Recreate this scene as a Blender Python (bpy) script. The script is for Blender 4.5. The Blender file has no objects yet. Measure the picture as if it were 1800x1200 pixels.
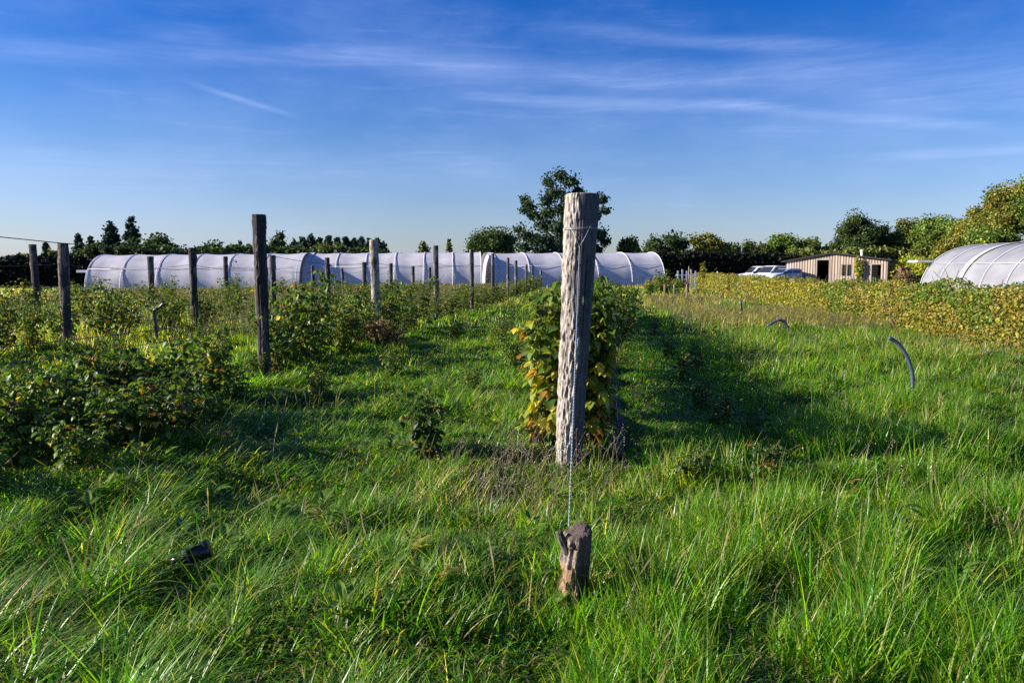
import bpy, math, random
import numpy as np
from mathutils import Vector

R = math.radians
rng = np.random.default_rng(11)
random.seed(11)
scene = bpy.context.scene
COL = scene.collection

# ------------------------------------------------------------------ camera
F = 1350.0            # focal length in pixels of the 1800 px wide photograph
CAMH = 1.55
PITCH = math.atan(122.0 / F)
cp, sp = math.cos(PITCH), math.sin(PITCH)

def ray(px, py):
    a, b = (px - 900) / F, (600 - py) / F
    return np.array([a, cp + b * sp, b * cp - sp])

def P(px, py, Y):
    d = ray(px, py)
    return np.array([d[0] / d[1] * Y, Y, CAMH + d[2] / d[1] * Y])

def smooth(a, b, v):
    t = np.clip((np.asarray(v, float) - a) / (b - a), 0, 1)
    return t * t * (3 - 2 * t)

def _hash(ix, iy, s):
    n = (ix.astype(np.int64) * 374761393 + iy.astype(np.int64) * 668265263 + s * 1274126177) & 0x7fffffff
    n = ((n ^ (n >> 13)) * 1103515245 + 12345) & 0x7fffffff
    n = (n ^ (n >> 16)) & 0xffffff
    return n / float(0xffffff)

def vn(x, y, s=0):
    x = np.asarray(x, float); y = np.asarray(y, float)
    ix = np.floor(x); iy = np.floor(y)
    fx = x - ix; fy = y - iy
    fx = fx * fx * (3 - 2 * fx); fy = fy * fy * (3 - 2 * fy)
    a = _hash(ix, iy, s); b = _hash(ix + 1, iy, s); c = _hash(ix, iy + 1, s); d = _hash(ix + 1, iy + 1, s)
    return (a * (1 - fx) + b * fx) * (1 - fy) + (c * (1 - fx) + d * fx) * fy

def fbm(x, y, s=0, o=4):
    v = 0; a = .5; t = 0
    for i in range(o):
        v = v + a * vn(x, y, s + i * 17); t += a
        x = x * 2.03 + 5.1; y = y * 2.03 + 1.7; a *= .5
    return v / t

def gz(x, y):
    x = np.asarray(x, float); y = np.asarray(y, float)
    x0 = x - .12 * y
    near = 1 - smooth(30, 70, y)
    z = (fbm(x * .8, y * .8, 3, 3) - .5) * .30 * near + (vn(x * 2.1, y * 2.1, 9) - .5) * .13 * near
    path = smooth(0, .4, x0) * (1 - smooth(1.5, 2.2, x0))
    z = z * (1 - .75 * path)
    z = z + .28 * smooth(-5, -10, x) * smooth(6, 12, y) * (1 - smooth(30, 50, y))
    s = smooth(30, 62, y)
    z = z + s * (.1 + np.clip(x, -45, 12) * .0085)
    return z * smooth(-3, 1, y)

def G(px, py):
    d = ray(px, py)
    t = CAMH / -d[2]
    for _ in range(12):
        p = d * t
        t = t + ((CAMH + p[2]) - float(gz(p[0], p[1]))) / -d[2] * .7
    p = d * t
    return np.array([p[0], p[1], float(gz(p[0], p[1]))])

def vn3(x, y, z, s=0):
    iz = np.floor(z); f = z - iz; f = f * f * (3 - 2 * f)
    ix = np.floor(x); iy = np.floor(y); fx = x - ix; fy = y - iy
    fx = fx * fx * (3 - 2 * fx); fy = fy * fy * (3 - 2 * fy)
    def h(a, b, c): return _hash(a + c * 57, b + c * 113 + s * 7, s)
    def lay(c):
        return (h(ix, iy, c) * (1 - fx) + h(ix + 1, iy, c) * fx) * (1 - fy) + (h(ix, iy + 1, c) * (1 - fx) + h(ix + 1, iy + 1, c) * fx) * fy
    return lay(iz) * (1 - f) + lay(iz + 1) * f

def fbm3(x, y, z, s=0, o=3):
    v = 0; a = .5; t = 0
    for i in range(o):
        v = v + a * vn3(x, y, z, s + i * 13); t += a; x = x * 2.03; y = y * 2.03; z = z * 2.03; a *= .5
    return v / t

def rowx(x0, y): return x0 + .12 * y

# ------------------------------------------------------------------ mesh helpers
class MB:
    def __init__(s): s.v = []; s.f = []; s.c = []; s.n = 0; s.q = []
    def add(s, v, f, c=None):
        v = np.asarray(v, float).reshape(-1, 3); f = np.asarray(f, int)
        (s.f if f.shape[1] == 3 else s.q).append(f + s.n)
        s.v.append(v); s.n += len(v)
        if c is None: c = (.5, .5, .5)
        c = np.asarray(c, float)
        if c.ndim == 1: c = np.tile(c[:3], (len(v), 1))
        s.c.append(c)
    def addmix(s, v, f3, f4, c=None):
        v = np.asarray(v, float).reshape(-1, 3)
        if len(f3): s.f.append(np.asarray(f3, int) + s.n)
        if len(f4): s.q.append(np.asarray(f4, int) + s.n)
        s.v.append(v); s.n += len(v)
        if c is None: c = (.5, .5, .5)
        c = np.asarray(c, float)
        if c.ndim == 1: c = np.tile(c[:3], (len(v), 1))
        s.c.append(c)
    def box(s, x0, x1, y0, y1, z0, z1, c=None):
        v = [(x, y, z) for z in (z0, z1) for y in (y0, y1) for x in (x0, x1)]
        f = [(0, 2, 3, 1), (4, 5, 7, 6), (0, 1, 5, 4), (2, 6, 7, 3), (0, 4, 6, 2), (1, 3, 7, 5)]
        s.add(v, f, c)
    def tube(s, pts, rad, n=8, c=None, cap=True):
        pts = np.asarray(pts, float); m = len(pts)
        rad = np.broadcast_to(np.asarray(rad, float), (m,))
        t = np.gradient(pts, axis=0); t /= np.linalg.norm(t, axis=1)[:, None] + 1e-12
        up = np.array([0, 0, 1.]) if abs(t[0][2]) < .9 else np.array([1., 0, 0])
        a = np.arange(n) / n * 2 * np.pi
        V = []
        for i in range(m):
            e = np.cross(up, t[i]); e /= np.linalg.norm(e) + 1e-12
            g = np.cross(t[i], e); up = g if abs(t[i] @ g) < .5 else up
            V.append(pts[i] + rad[i] * (np.cos(a)[:, None] * e + np.sin(a)[:, None] * g))
            up = g
        # keep frame continuous
        V = np.concatenate(V)
        q = []
        for i in range(m - 1):
            for j in range(n):
                k = (j + 1) % n
                q.append((i * n + j, i * n + k, (i + 1) * n + k, (i + 1) * n + j))
        f3 = []
        if cap:
            V = np.concatenate([V, pts[:1], pts[-1:]])
            b, tp = m * n, m * n + 1
            for j in range(n):
                k = (j + 1) % n
                f3.append((b, k, j)); f3.append((tp, (m - 1) * n + j, (m - 1) * n + k))
        s.addmix(V, f3, q, c)
    def build(s, name, mat, parent=None, smooth_=True):
        me = bpy.data.meshes.new(name)
        V = np.concatenate(s.v) if s.v else np.zeros((0, 3))
        tri = np.concatenate(s.f) if s.f else np.zeros((0, 3), int)
        quad = np.concatenate(s.q) if s.q else np.zeros((0, 4), int)
        nt, nq = len(tri), len(quad)
        me.vertices.add(len(V)); me.vertices.foreach_set('co', V.astype(np.float32).ravel())
        me.loops.add(nt * 3 + nq * 4)
        me.loops.foreach_set('vertex_index', np.concatenate([tri.ravel(), quad.ravel()]).astype(np.int32))
        me.polygons.add(nt + nq)
        ls = np.concatenate([np.arange(nt) * 3, nt * 3 + np.arange(nq) * 4]).astype(np.int32)
        me.polygons.foreach_set('loop_start', ls)
        me.polygons.foreach_set('use_smooth', np.full(nt + nq, bool(smooth_)))
        C = np.concatenate(s.c)
        at = me.color_attributes.new('col', 'FLOAT_COLOR', 'POINT')
        C4 = np.ones((len(V), 4), np.float32); C4[:, :3] = C
        at.data.foreach_set('color', C4.ravel())
        me.update(calc_edges=True)
        me.materials.append(mat)
        o = bpy.data.objects.new(name, me)
        COL.objects.link(o)
        if parent is not None: o.parent = parent
        return o

def shift(mb, v):
    mb.v = [a + np.asarray(v) for a in mb.v]

def empty(name, loc=(0, 0, 0), rz=0.):
    o = bpy.data.objects.new(name, None); COL.objects.link(o)
    o.location = tuple(float(a) for a in loc); o.rotation_euler = (0, 0, rz); o.empty_display_size = .2
    return o

def tag(o, label, cat, group=None, kind=None):
    o['label'] = label; o['category'] = cat
    if group: o['group'] = group
    if kind: o['kind'] = kind
    return o

def copy_tree(o, parent=None):
    c = o.copy(); COL.objects.link(c); c.parent = parent
    for ch in list(o.children): copy_tree(ch, c)
    return c

# ------------------------------------------------------------------ materials
def newmat(name):
    m = bpy.data.materials.new(name); m.use_nodes = True
    nt = m.node_tree; nt.nodes.clear()
    out = nt.nodes.new('ShaderNodeOutputMaterial')
    return m, nt, out

def nd(nt, t, **k):
    n = nt.nodes.new(t)
    for a, b in k.items():
        if a.startswith('i_'): n.inputs[a[2:].replace('_', ' ')].default_value = b
        else: setattr(n, a, b)
    return n

def leafmat(name, trans=.3, rough=.5, spec=.4, back=.0, tb=(1.5, 1.6, .9)):
    m, nt, out = newmat(name); L = nt.links.new
    a = nd(nt, 'ShaderNodeAttribute', attribute_name='col')
    col = a.outputs['Color']
    if back > 0:
        g = nd(nt, 'ShaderNodeNewGeometry')
        mx = nd(nt, 'ShaderNodeMix', data_type='RGBA'); mx.inputs[7].default_value = (.2, .24, .17, 1)
        mul = nd(nt, 'ShaderNodeMath', operation='MULTIPLY'); mul.inputs[1].default_value = back
        L(g.outputs['Backfacing'], mul.inputs[0]); L(mul.outputs[0], mx.inputs[0]); L(col, mx.inputs[6])
        col = mx.outputs[2]
    p = nd(nt, 'ShaderNodeBsdfPrincipled'); p.inputs['Roughness'].default_value = rough
    p.inputs['Specular IOR Level'].default_value = spec
    L(col, p.inputs['Base Color'])
    t = nd(nt, 'ShaderNodeBsdfTranslucent')
    v = nd(nt, 'ShaderNodeVectorMath', operation='MULTIPLY'); v.inputs[1].default_value = tb
    L(a.outputs['Color'], v.inputs[0]); L(v.outputs[0], t.inputs['Color'])
    ms = nd(nt, 'ShaderNodeMixShader'); ms.inputs[0].default_value = trans
    L(p.outputs[0], ms.inputs[1]); L(t.outputs[0], ms.inputs[2]); L(ms.outputs[0], out.inputs[0])
    return m

def plain(name, col, rough=.6, spec=.3, noise=0., nscale=8., metal=0., bump=0., stretch=(1, 1, 1), attr=False):
    m, nt, out = newmat(name); L = nt.links.new
    p = nd(nt, 'ShaderNodeBsdfPrincipled'); p.inputs['Roughness'].default_value = rough
    p.inputs['Specular IOR Level'].default_value = spec; p.inputs['Metallic'].default_value = metal
    p.inputs['Base Color'].default_value = (*col, 1)
    L(p.outputs[0], out.inputs[0])
    tc = nd(nt, 'ShaderNodeTexCoord'); mp = nd(nt, 'ShaderNodeMapping'); mp.inputs['Scale'].default_value = stretch
    L(tc.outputs['Object'], mp.inputs[0])
    n = nd(nt, 'ShaderNodeTexNoise'); n.inputs['Scale'].default_value = nscale; n.inputs['Detail'].default_value = 8
    n.inputs['Roughness'].default_value = .65
    L(mp.outputs[0], n.inputs['Vector'])
    if attr:
        a = nd(nt, 'ShaderNodeAttribute', attribute_name='col'); src = a.outputs['Color']
    else:
        rgb = nd(nt, 'ShaderNodeRGB'); rgb.outputs[0].default_value = (*col, 1); src = rgb.outputs[0]
    if noise or attr:
        mr = nd(nt, 'ShaderNodeMapRange'); mr.inputs[1].default_value = .3; mr.inputs[2].default_value = .7
        mr.inputs[3].default_value = 1 - noise; mr.inputs[4].default_value = 1 + noise * .6
        L(n.outputs['Fac'], mr.inputs[0])
        v = nd(nt, 'ShaderNodeVectorMath', operation='SCALE'); L(src, v.inputs[0]); L(mr.outputs[0], v.inputs['Scale'])
        L(v.outputs[0], p.inputs['Base Color'])
    if bump:
        b = nd(nt, 'ShaderNodeBump'); b.inputs['Strength'].default_value = 1; b.inputs['Distance'].default_value = bump
        L(n.outputs['Fac'], b.inputs['Height']); L(b.outputs[0], p.inputs['Normal'])
    return m

M = {}
M['grass'] = leafmat('grass_blades', trans=.46, rough=.38, spec=.38, tb=(2.3, 2.5, .3))
M['leaf'] = leafmat('raspberry_leaf', trans=.32, rough=.5, spec=.28, back=.35, tb=(2.0, 1.9, .4))
M['tree'] = leafmat('tree_leaf', trans=.2, rough=.6, spec=.2)
M['needle'] = leafmat('conifer_needles', trans=.08, rough=.7, spec=.15)
M['cane'] = plain('cane_bark', (.13, .085, .045), .8, .2, .4, 30, attr=True)
M['trunk'] = plain('tree_trunk', (.07, .06, .045), .9, .1, .5, 5, bump=.02)
M['wood'] = plain('weathered_wood', (.2, .17, .14), .85, .2, .55, 14, bump=.012, stretch=(3, 3, .35), attr=True)
M['bark'] = plain('flaking_bark', (.2, .17, .14), .9, .15, .45, 26, bump=.008, stretch=(1.6, 1.6, .6), attr=True)
M['wire'] = plain('galvanised_wire', (.32, .36, .42), .45, .5, metal=.4)
M['darkwire'] = plain('dark_wire', (.03, .03, .035), .5, .4)
M['rope'] = plain('pale_twisted_wire', (.27, .30, .34), .4, .5, .15, 60)
M['pipe'] = plain('blue_grey_pipe', (.06, .075, .12), .4, .5, .25, 18)
M['pipedark'] = plain('dark_pipe', (.045, .05, .06), .4, .5, .3, 20)
M['blackplastic'] = plain('black_plastic', (.01, .011, .014), .25, .5, .2, 12)
M['clearplastic'] = plain('crumpled_plastic', (.45, .43, .5), .3, .5, .2, 30, bump=.01)
M['mulch'] = plain('mulch_film', (.014, .016, .022), .65, .15, .3, 9, bump=.05)
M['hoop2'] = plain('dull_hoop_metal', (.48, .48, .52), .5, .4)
M['hoop'] = plain('hoop_metal', (.66, .64, .69), .5, .4)
M['felt'] = plain('roof_felt', (.035, .033, .035), .9, .2, .3, 6)
M['board'] = plain('timber_boards', (.36, .27, .21), .8, .2, .25, 5, stretch=(6, 6, .4), attr=True)
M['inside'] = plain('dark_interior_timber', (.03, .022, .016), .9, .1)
M['glass'] = plain('window_glass', (.02, .025, .03), .08, .6)
M['vanpaint'] = plain('white_van_paint', (.72, .75, .82), .25, .5)
M['vanblue'] = plain('pale_blue_van_paint', (.36, .46, .68), .25, .5)
M['tyre'] = plain('tyre_rubber', (.015, .015, .016), .8, .3)
M['rim'] = plain('wheel_rim', (.35, .36, .38), .35, .5, metal=.7)
M['lamp'] = plain('lamp_lens', (.6, .62, .65), .15, .6)
M['whitewood'] = plain('white_board', (.75, .75, .78), .6, .3, .1, 4)
M['brick'] = plain('brown_brick', (.16, .08, .06), .9, .1, .4, 12)
M['stem'] = plain('dry_stem', (.3, .2, .12), .8, .1, .3, 30, attr=True)

def filmmat(name, c0, c1):
    m, nt, out = newmat(name); L = nt.links.new
    tc = nd(nt, 'ShaderNodeTexCoord')
    n = nd(nt, 'ShaderNodeTexNoise'); n.inputs['Scale'].default_value = .6; n.inputs['Detail'].default_value = 6
    mp = nd(nt, 'ShaderNodeMapping'); mp.inputs['Scale'].default_value = (1, 1, 2.2)
    L(tc.outputs['Object'], mp.inputs[0]); L(mp.outputs[0], n.inputs['Vector'])
    cr = nd(nt, 'ShaderNodeValToRGB')
    cr.color_ramp.elements[0].position = .3; cr.color_ramp.elements[0].color = (*c0, 1)
    cr.color_ramp.elements[1].position = .7; cr.color_ramp.elements[1].color = (*c1, 1)
    L(n.outputs['Fac'], cr.inputs[0])
    p = nd(nt, 'ShaderNodeBsdfPrincipled'); p.inputs['Roughness'].default_value = .45
    p.inputs['Specular IOR Level'].default_value = .35
    b = nd(nt, 'ShaderNodeBump'); b.inputs['Distance'].default_value = .012; b.inputs['Strength'].default_value = .5
    n2 = nd(nt, 'ShaderNodeTexNoise'); n2.inputs['Scale'].default_value = 1.1; n2.inputs['Detail'].default_value = 2
    L(mp.outputs[0], n2.inputs['Vector']); L(n2.outputs['Fac'], b.inputs['Height']); L(b.outputs[0], p.inputs['Normal'])
    sz = nd(nt, 'ShaderNodeSeparateXYZ'); L(tc.outputs['Object'], sz.inputs[0])
    gr = nd(nt, 'ShaderNodeMapRange'); gr.inputs[1].default_value = 1.2; gr.inputs[2].default_value = .1; gr.inputs[3].default_value = 0; gr.inputs[4].default_value = .8
    L(sz.outputs[2], gr.inputs[0]); n3 = nd(nt, 'ShaderNodeTexNoise'); n3.inputs['Scale'].default_value = 1.7; n3.inputs['Detail'].default_value = 9; L(tc.outputs['Object'], n3.inputs['Vector'])
    gm = nd(nt, 'ShaderNodeMapRange'); gm.inputs[1].default_value = .45; gm.inputs[2].default_value = .75; gm.inputs[3].default_value = .0; gm.inputs[4].default_value = .6; L(n3.outputs['Fac'], gm.inputs[0])
    mm = nd(nt, 'ShaderNodeMath', operation='MULTIPLY'); L(gr.outputs[0], mm.inputs[0]); L(n3.outputs['Fac'], mm.inputs[1])
    ma = nd(nt, 'ShaderNodeMath', operation='ADD'); L(mm.outputs[0], ma.inputs[0]); L(gm.outputs[0], ma.inputs[1])
    mc = nd(nt, 'ShaderNodeMath', operation='MULTIPLY'); mc.inputs[1].default_value = .45; L(ma.outputs[0], mc.inputs[0])
    gx_ = nd(nt, 'ShaderNodeMix', data_type='RGBA'); gx_.inputs[7].default_value = (.33, .35, .30, 1); L(mc.outputs[0], gx_.inputs[0]); L(cr.outputs[0], gx_.inputs[6])
    L(gx_.outputs[2], p.inputs['Base Color'])
    t = nd(nt, 'ShaderNodeBsdfTranslucent'); L(cr.outputs[0], t.inputs['Color'])
    ms = nd(nt, 'ShaderNodeMixShader'); ms.inputs[0].default_value = .2
    L(p.outputs[0], ms.inputs[1]); L(t.outputs[0], ms.inputs[2]); L(ms.outputs[0], out.inputs[0])
    return m
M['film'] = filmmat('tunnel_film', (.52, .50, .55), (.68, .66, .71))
M['film2'] = filmmat('dimmed_tunnel_film', (.22, .225, .26), (.31, .315, .35))  # darker film copy; weaker sunlight on the right tunnel put into its colour
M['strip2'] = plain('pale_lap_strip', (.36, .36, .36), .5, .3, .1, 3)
M['strip'] = plain('lap_strip_film', (.52, .51, .54), .5, .3, .1, 3)

def groundmat():
    m, nt, out = newmat('field_soil_and_moss'); L = nt.links.new
    tc = nd(nt, 'ShaderNodeTexCoord')
    n = nd(nt, 'ShaderNodeTexNoise'); n.inputs['Scale'].default_value = 3.; n.inputs['Detail'].default_value = 10
    n2 = nd(nt, 'ShaderNodeTexNoise'); n2.inputs['Scale'].default_value = .12; n2.inputs['Detail'].default_value = 4
    L(tc.outputs['Object'], n.inputs['Vector']); L(tc.outputs['Object'], n2.inputs['Vector'])
    cr = nd(nt, 'ShaderNodeValToRGB')
    e = cr.color_ramp.elements
    e[0].position = .3; e[0].color = (.012, .018, .006, 1); e[1].position = .7; e[1].color = (.03, .045, .012, 1)
    cr2 = nd(nt, 'ShaderNodeValToRGB'); e = cr2.color_ramp.elements
    e[0].position = .35; e[0].color = (.05, .085, .02, 1); e[1].position = .7; e[1].color = (.12, .115, .05, 1)
    L(n.outputs['Fac'], cr.inputs[0]); L(n2.outputs['Fac'], cr2.inputs[0])
    mx = nd(nt, 'ShaderNodeMix', data_type='RGBA'); mx.inputs[0].default_value = .2
    L(cr.outputs[0], mx.inputs[6]); L(cr2.outputs[0], mx.inputs[7])
    p = nd(nt, 'ShaderNodeBsdfPrincipled'); p.inputs['Roughness'].default_value = .95
    p.inputs['Specular IOR Level'].default_value = .1
    b = nd(nt, 'ShaderNodeBump'); b.inputs['Distance'].default_value = .06
    L(n.outputs['Fac'], b.inputs['Height']); L(b.outputs[0], p.inputs['Normal'])
    L(mx.outputs[2], p.inputs['Base Color']); L(p.outputs[0], out.inputs[0])
    return m
M['ground'] = groundmat()

# ------------------------------------------------------------------ ground
def axis_pts(lo, hi, fine_lo, fine_hi, step):
    a = list(np.arange(fine_lo, fine_hi, step))
    s = step; x = fine_hi
    while x < hi: a.append(x); s *= 1.25; x += s
    a.append(hi); s = step; x = fine_lo; b = []
    while x > lo:
        s *= 1.25; x -= s; b.append(max(x, lo))
    return np.array(sorted(set(b + a)))

gx = axis_pts(-2500, 2500, -14, 16, .22); gy = axis_pts(-400, 4000, -1, 30, .22)
X, Y = np.meshgrid(gx, gy)
Z = gz(X, Y)
V = np.stack([X, Y, Z], -1).reshape(-1, 3); nx = len(gx); ny = len(gy)
i = np.arange(nx - 1)[None, :] + np.arange(ny - 1)[:, None] * nx
Q = np.stack([i, i + 1, i + 1 + nx, i + nx], -1).reshape(-1, 4)
mb = MB(); mb.add(V, Q); g = mb.build('ground', M['ground']); g['kind'] = 'structure'

# ------------------------------------------------------------------ grass
GREENS = np.array([(.058, .175, .008), (.088, .235, .010), (.130, .275, .014), (.036, .125, .014), (.18, .28, .03)])
DRY = np.array([(.40, .30, .15), (.32, .26, .11), (.48, .39, .22), (.27, .24, .08)])
OLIVE = np.array([(.19, .23, .035), (.15, .20, .03), (.24, .24, .06)])

def zone(x, y):
    """length, dryness, rightward lean at a spot of the field"""
    x0 = x - .12 * y
    n1 = fbm(x * .55 + 3, y * .55, 21, 3); n2 = fbm(x * 1.7, y * 1.7, 33, 2)
    path = smooth(-.05, .3, x0) * (1 - smooth(1.2, 1.8, x0)) * smooth(5.2, 7.5, y)
    n4 = fbm(x * 3.1, y * 3.1, 91, 2)
    L = (.12 + .09 * smooth(.35, .7, n1) + .10 * (n2 - .5)) * (.30 + 1.0 * smooth(.34, .62, n4))
    L = L * (1 - .55 * path)
    alley = smooth(-4.2, -3.6, x0) * (1 - smooth(-1.2, -.6, x0)) * smooth(8, 12, y)
    L = L * (1 - .3 * alley)
    meadow = smooth(2.4, 3.2, x0) * smooth(7.5, 10, y)
    n3 = fbm(x * .35, y * .22, 51, 3)
    dry = .04 + meadow * smooth(.36, .58, n3) * .55 * smooth(8, 12, y)
    dry = dry + .55 * smooth(22, 34, y) * smooth(.3, .6, n3) * (1 - path)
    dry = dry + .45 * smooth(-7, -9, x0) * smooth(.35, .6, n3)
    d2 = (x - .2) ** 2 + (y - 5.2) ** 2
    dry = dry + .35 * np.exp(-d2 / .8)
    dry = np.clip(dry + (n2 - .5) * .3, .02, .9)
    L = L * (1 + .25 * meadow * smooth(9, 14, y) * (1 - smooth(5.4, 6.4, x0)))
    L = L * (1 - .45 * smooth(6.2, 7.0, x0))
    L = L * (1 + .12 * smooth(5.5, 3.5, y))
    lean = smooth(.5, -2.5, x0) * (1 - smooth(9, 14, y)) * .75
    return L, dry, lean, path, n1

def grassfield(name, y0, y1, dens, width, seg, margin, tuft=.05, lmul=1., rep=9):
    # sample spots uniform in the trapezoid seen by the camera (and a step to each side)
    A = []
    k = .70
    area = (k * (y1 * y1 - y0 * y0)) + 2 * margin * (y1 - y0)
    n = int(area * dens); nt_ = n // rep
    yy = rng.uniform(y0, y1, nt_ * 4); xx = rng.uniform(-(k * y1 + margin), k * y1 + margin, nt_ * 4)
    ok = np.abs(xx) < k * yy + margin
    xx = xx[ok][:nt_]; yy = yy[ok][:nt_]
    m = len(xx)
    ang = rng.uniform(0, 2 * np.pi, m * rep); rr = tuft * np.sqrt(rng.uniform(0, 1, m * rep)) * (1 + 1.5 * (rng.random(m * rep) < .3))
    x = np.repeat(xx, rep) + np.cos(ang) * rr; y = np.repeat(yy, rep) + np.sin(ang) * rr
    # keep clear of posts
    keep = np.ones(len(x), bool)
    for (cx, cy, cr) in CLEAR: keep &= (x - cx) ** 2 + (y - cy) ** 2 > cr * cr
    tid = np.repeat(np.arange(m), rep)[keep]; x = x[keep]; y = y[keep]; ang = ang[keep]
    N = len(x)
    L, dry, lean, path, n1 = zone(x, y)
    tl = rng.uniform(.55, 1.4, m)[tid]
    L = L * tl * rng.uniform(.55, 1.25, N) * lmul
    tall = rng.random(N) < .03
    L = np.where(tall & (path < .3), L * 1.35, L)
    z = gz(x, y) - .01
    # bend: outward from tuft + wind/matting to the right
    wa = 2 * np.pi * vn(x * .5, y * .5, 77) * .5 - .5
    bx = np.cos(ang) * .55 + lean * 1.3 * np.cos(wa * .6) + rng.normal(0, .35, N)
    by = np.sin(ang) * .55 + lean * .9 * np.sin(wa) + rng.normal(0, .35, N)
    bl = np.hypot(bx, by) + 1e-6; dx, dy = bx / bl, by / bl
    th0 = rng.uniform(.02, .4, N) + lean * .6
    th1 = th0 + np.clip(bl, .25, 2.2) * rng.uniform(.45, 1.4, N) + .6 * (rng.random(N) < .2)
    th1 = np.clip(th1, 0, 2.2)
    wd = width * rng.uniform(.6, 1.3, N) * np.where(path > .5, .8, 1)
    tw = rng.uniform(-.7, .7, N)
    px_, py_ = -dy * np.cos(tw) + dx * np.sin(tw), dx * np.cos(tw) + dy * np.sin(tw)
    pos = np.stack([x, y, z], 1); rows = []
    for k_ in range(seg + 1):
        t = k_ / seg
        w = wd * (1 - t ** 1.6) * (.75 + .5 * min(1, t * 3) * (1 - t) + .1)
        if k_ == seg: rows.append(pos[:, None, :].copy())
        else:
            o = np.stack([px_ * w * .5, py_ * w * .5, 0 * w], 1)
            rows.append(np.stack([pos - o, pos + o], 1))
        th = th0 + (th1 - th0) * (k_ + .5) / seg
        s = L / seg
        pos = pos + np.stack([dx * np.sin(th) * s, dy * np.sin(th) * s, np.cos(th) * s], 1)
    V = np.concatenate(rows, 1); kv = 2 * seg + 1
    base = (np.arange(N) * kv)[:, None]
    q = []
    for k_ in range(seg - 1):
        a = 2 * k_; q.append(np.concatenate([base + a, base + a + 1, base + a + 3, base + a + 2], 1))
    tri = np.concatenate([base + 2 * seg - 2, base + 2 * seg - 1, base + 2 * seg], 1)
    # colour of each blade: fresh, olive or dead
    u = rng.random(N); td = rng.random(m)[tid]
    ci = rng.integers(0, len(GREENS), N)
    C = GREENS[ci]
    ol = u < .19 + .3 * td * smooth(8, 16, y); C = np.where(ol[:, None], OLIVE[rng.integers(0, 3, N)], C)
    dr = rng.random(N) < dry * (.6 + .8 * td); C = np.where(dr[:, None], DRY[rng.integers(0, 4, N)], C)
    C = np.where((path > .5)[:, None] & (rng.random(N) < .85)[:, None], np.array([(.075, .215, .010)]), C)
    C = C * rng.uniform(.5, 1.3, N)[:, None] * (.85 + .4 * n1)[:, None]
    mb = MB()
    mb.v = [V.reshape(-1, 3)]; mb.c = [np.repeat(C, kv, 0)]; mb.n = N * kv
    mb.f = [tri]; mb.q = q
    o = mb.build(name, M['grass'])
    return o

MAINY = 5.94
post_top = P(1025, 343, MAINY); post_base = P(999, 826, MAINY)
stump = G(1016, 1062)
CLEAR = [(post_base[0], post_base[1], .13), (stump[0], stump[1], .06)]

# ------------------------------------------------------------------ leaves
LEAF_V = np.array([(0, 0, 0), (-.36, .33, .09), (0, .36, 0), (.36, .33, .09), (-.25, .70, .03), (0, .72, -.05), (.25, .70, .03), (0, 1.02, -.17)])
LEAF_F = np.array([(0, 2, 1), (0, 3, 2), (1, 2, 5), (1, 5, 4), (2, 3, 6), (2, 6, 5), (4, 5, 7), (5, 6, 7)])
DIA_V = np.array([(0, 0, 0), (-.38, .45, .08), (.38, .45, .08), (0, 1., -.1), (0, .5, 0)])
DIA_F = np.array([(0, 4, 1), (0, 2, 4), (1, 4, 3), (4, 2, 3)])
QV = np.array([(-.5, 0, 0), (.5, .1, .1), (.42, 1, -.05), (-.4, .9, .1)]); QF = np.array([(0, 1, 2), (0, 2, 3)])

def norm(v): return v / (np.linalg.norm(v, axis=-1, keepdims=True) + 1e-9)

def scatter(mb, tv, tf, pos, fwd, nrm, size, col):
    fwd = norm(fwd); rt = norm(np.cross(fwd, nrm)); up = np.cross(rt, fwd)
    n = len(pos); size = np.broadcast_to(np.asarray(size, float), (n,))
    v = pos[:, None, :] + size[:, None, None] * (tv[None, :, 0:1] * rt[:, None, :] + tv[None, :, 1:2] * fwd[:, None, :] + tv[None, :, 2:3] * up[:, None, :])
    f = tf[None] + (np.arange(n) * len(tv))[:, None, None]
    mb.add(v.reshape(-1, 3), f.reshape(-1, 3), np.repeat(col, len(tv), 0))

PAL = {
 'main': ([(.05, .10, .014), (.085, .14, .018), (.13, .18, .02), (.22, .24, .025), (.03, .07, .012)], [.28, .28, .2, .12, .12]),
 'green': ([(.045, .10, .012), (.07, .14, .014), (.10, .17, .018), (.15, .21, .022), (.32, .28, .03), (.24, .10, .03)], [.24, .3, .24, .15, .05, .02]),
 'dark': ([(.024, .058, .010), (.038, .085, .012), (.06, .115, .016), (.13, .16, .02), (.18, .07, .025)], [.35, .33, .2, .08, .04]),
 'yellow': ([(.10, .16, .02), (.2, .24, .025), (.42, .38, .03), (.55, .42, .05), (.30, .15, .03), (.05, .10, .02)], [.22, .3, .22, .1, .06, .1]),
 'mixed': ([(.04, .09, .014), (.07, .13, .016), (.12, .16, .02), (.20, .20, .03), (.22, .11, .04), (.38, .31, .05)], [.3, .3, .22, .1, .05, .03]),
 'hedge': ([(.10, .125, .016), (.165, .175, .02), (.25, .22, .025), (.33, .25, .045), (.25, .14, .05), (.035, .06, .014)], [.18, .27, .27, .11, .09, .08]),
}
def pick(pal, n, r=None):
    r = r or rng
    c, w = PAL[pal]; c = np.array(c); w = np.array(w) / sum(w)
    k = r.choice(len(c), n, p=w)
    return c[k] * r.uniform(.75, 1.25, (n, 1))

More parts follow.
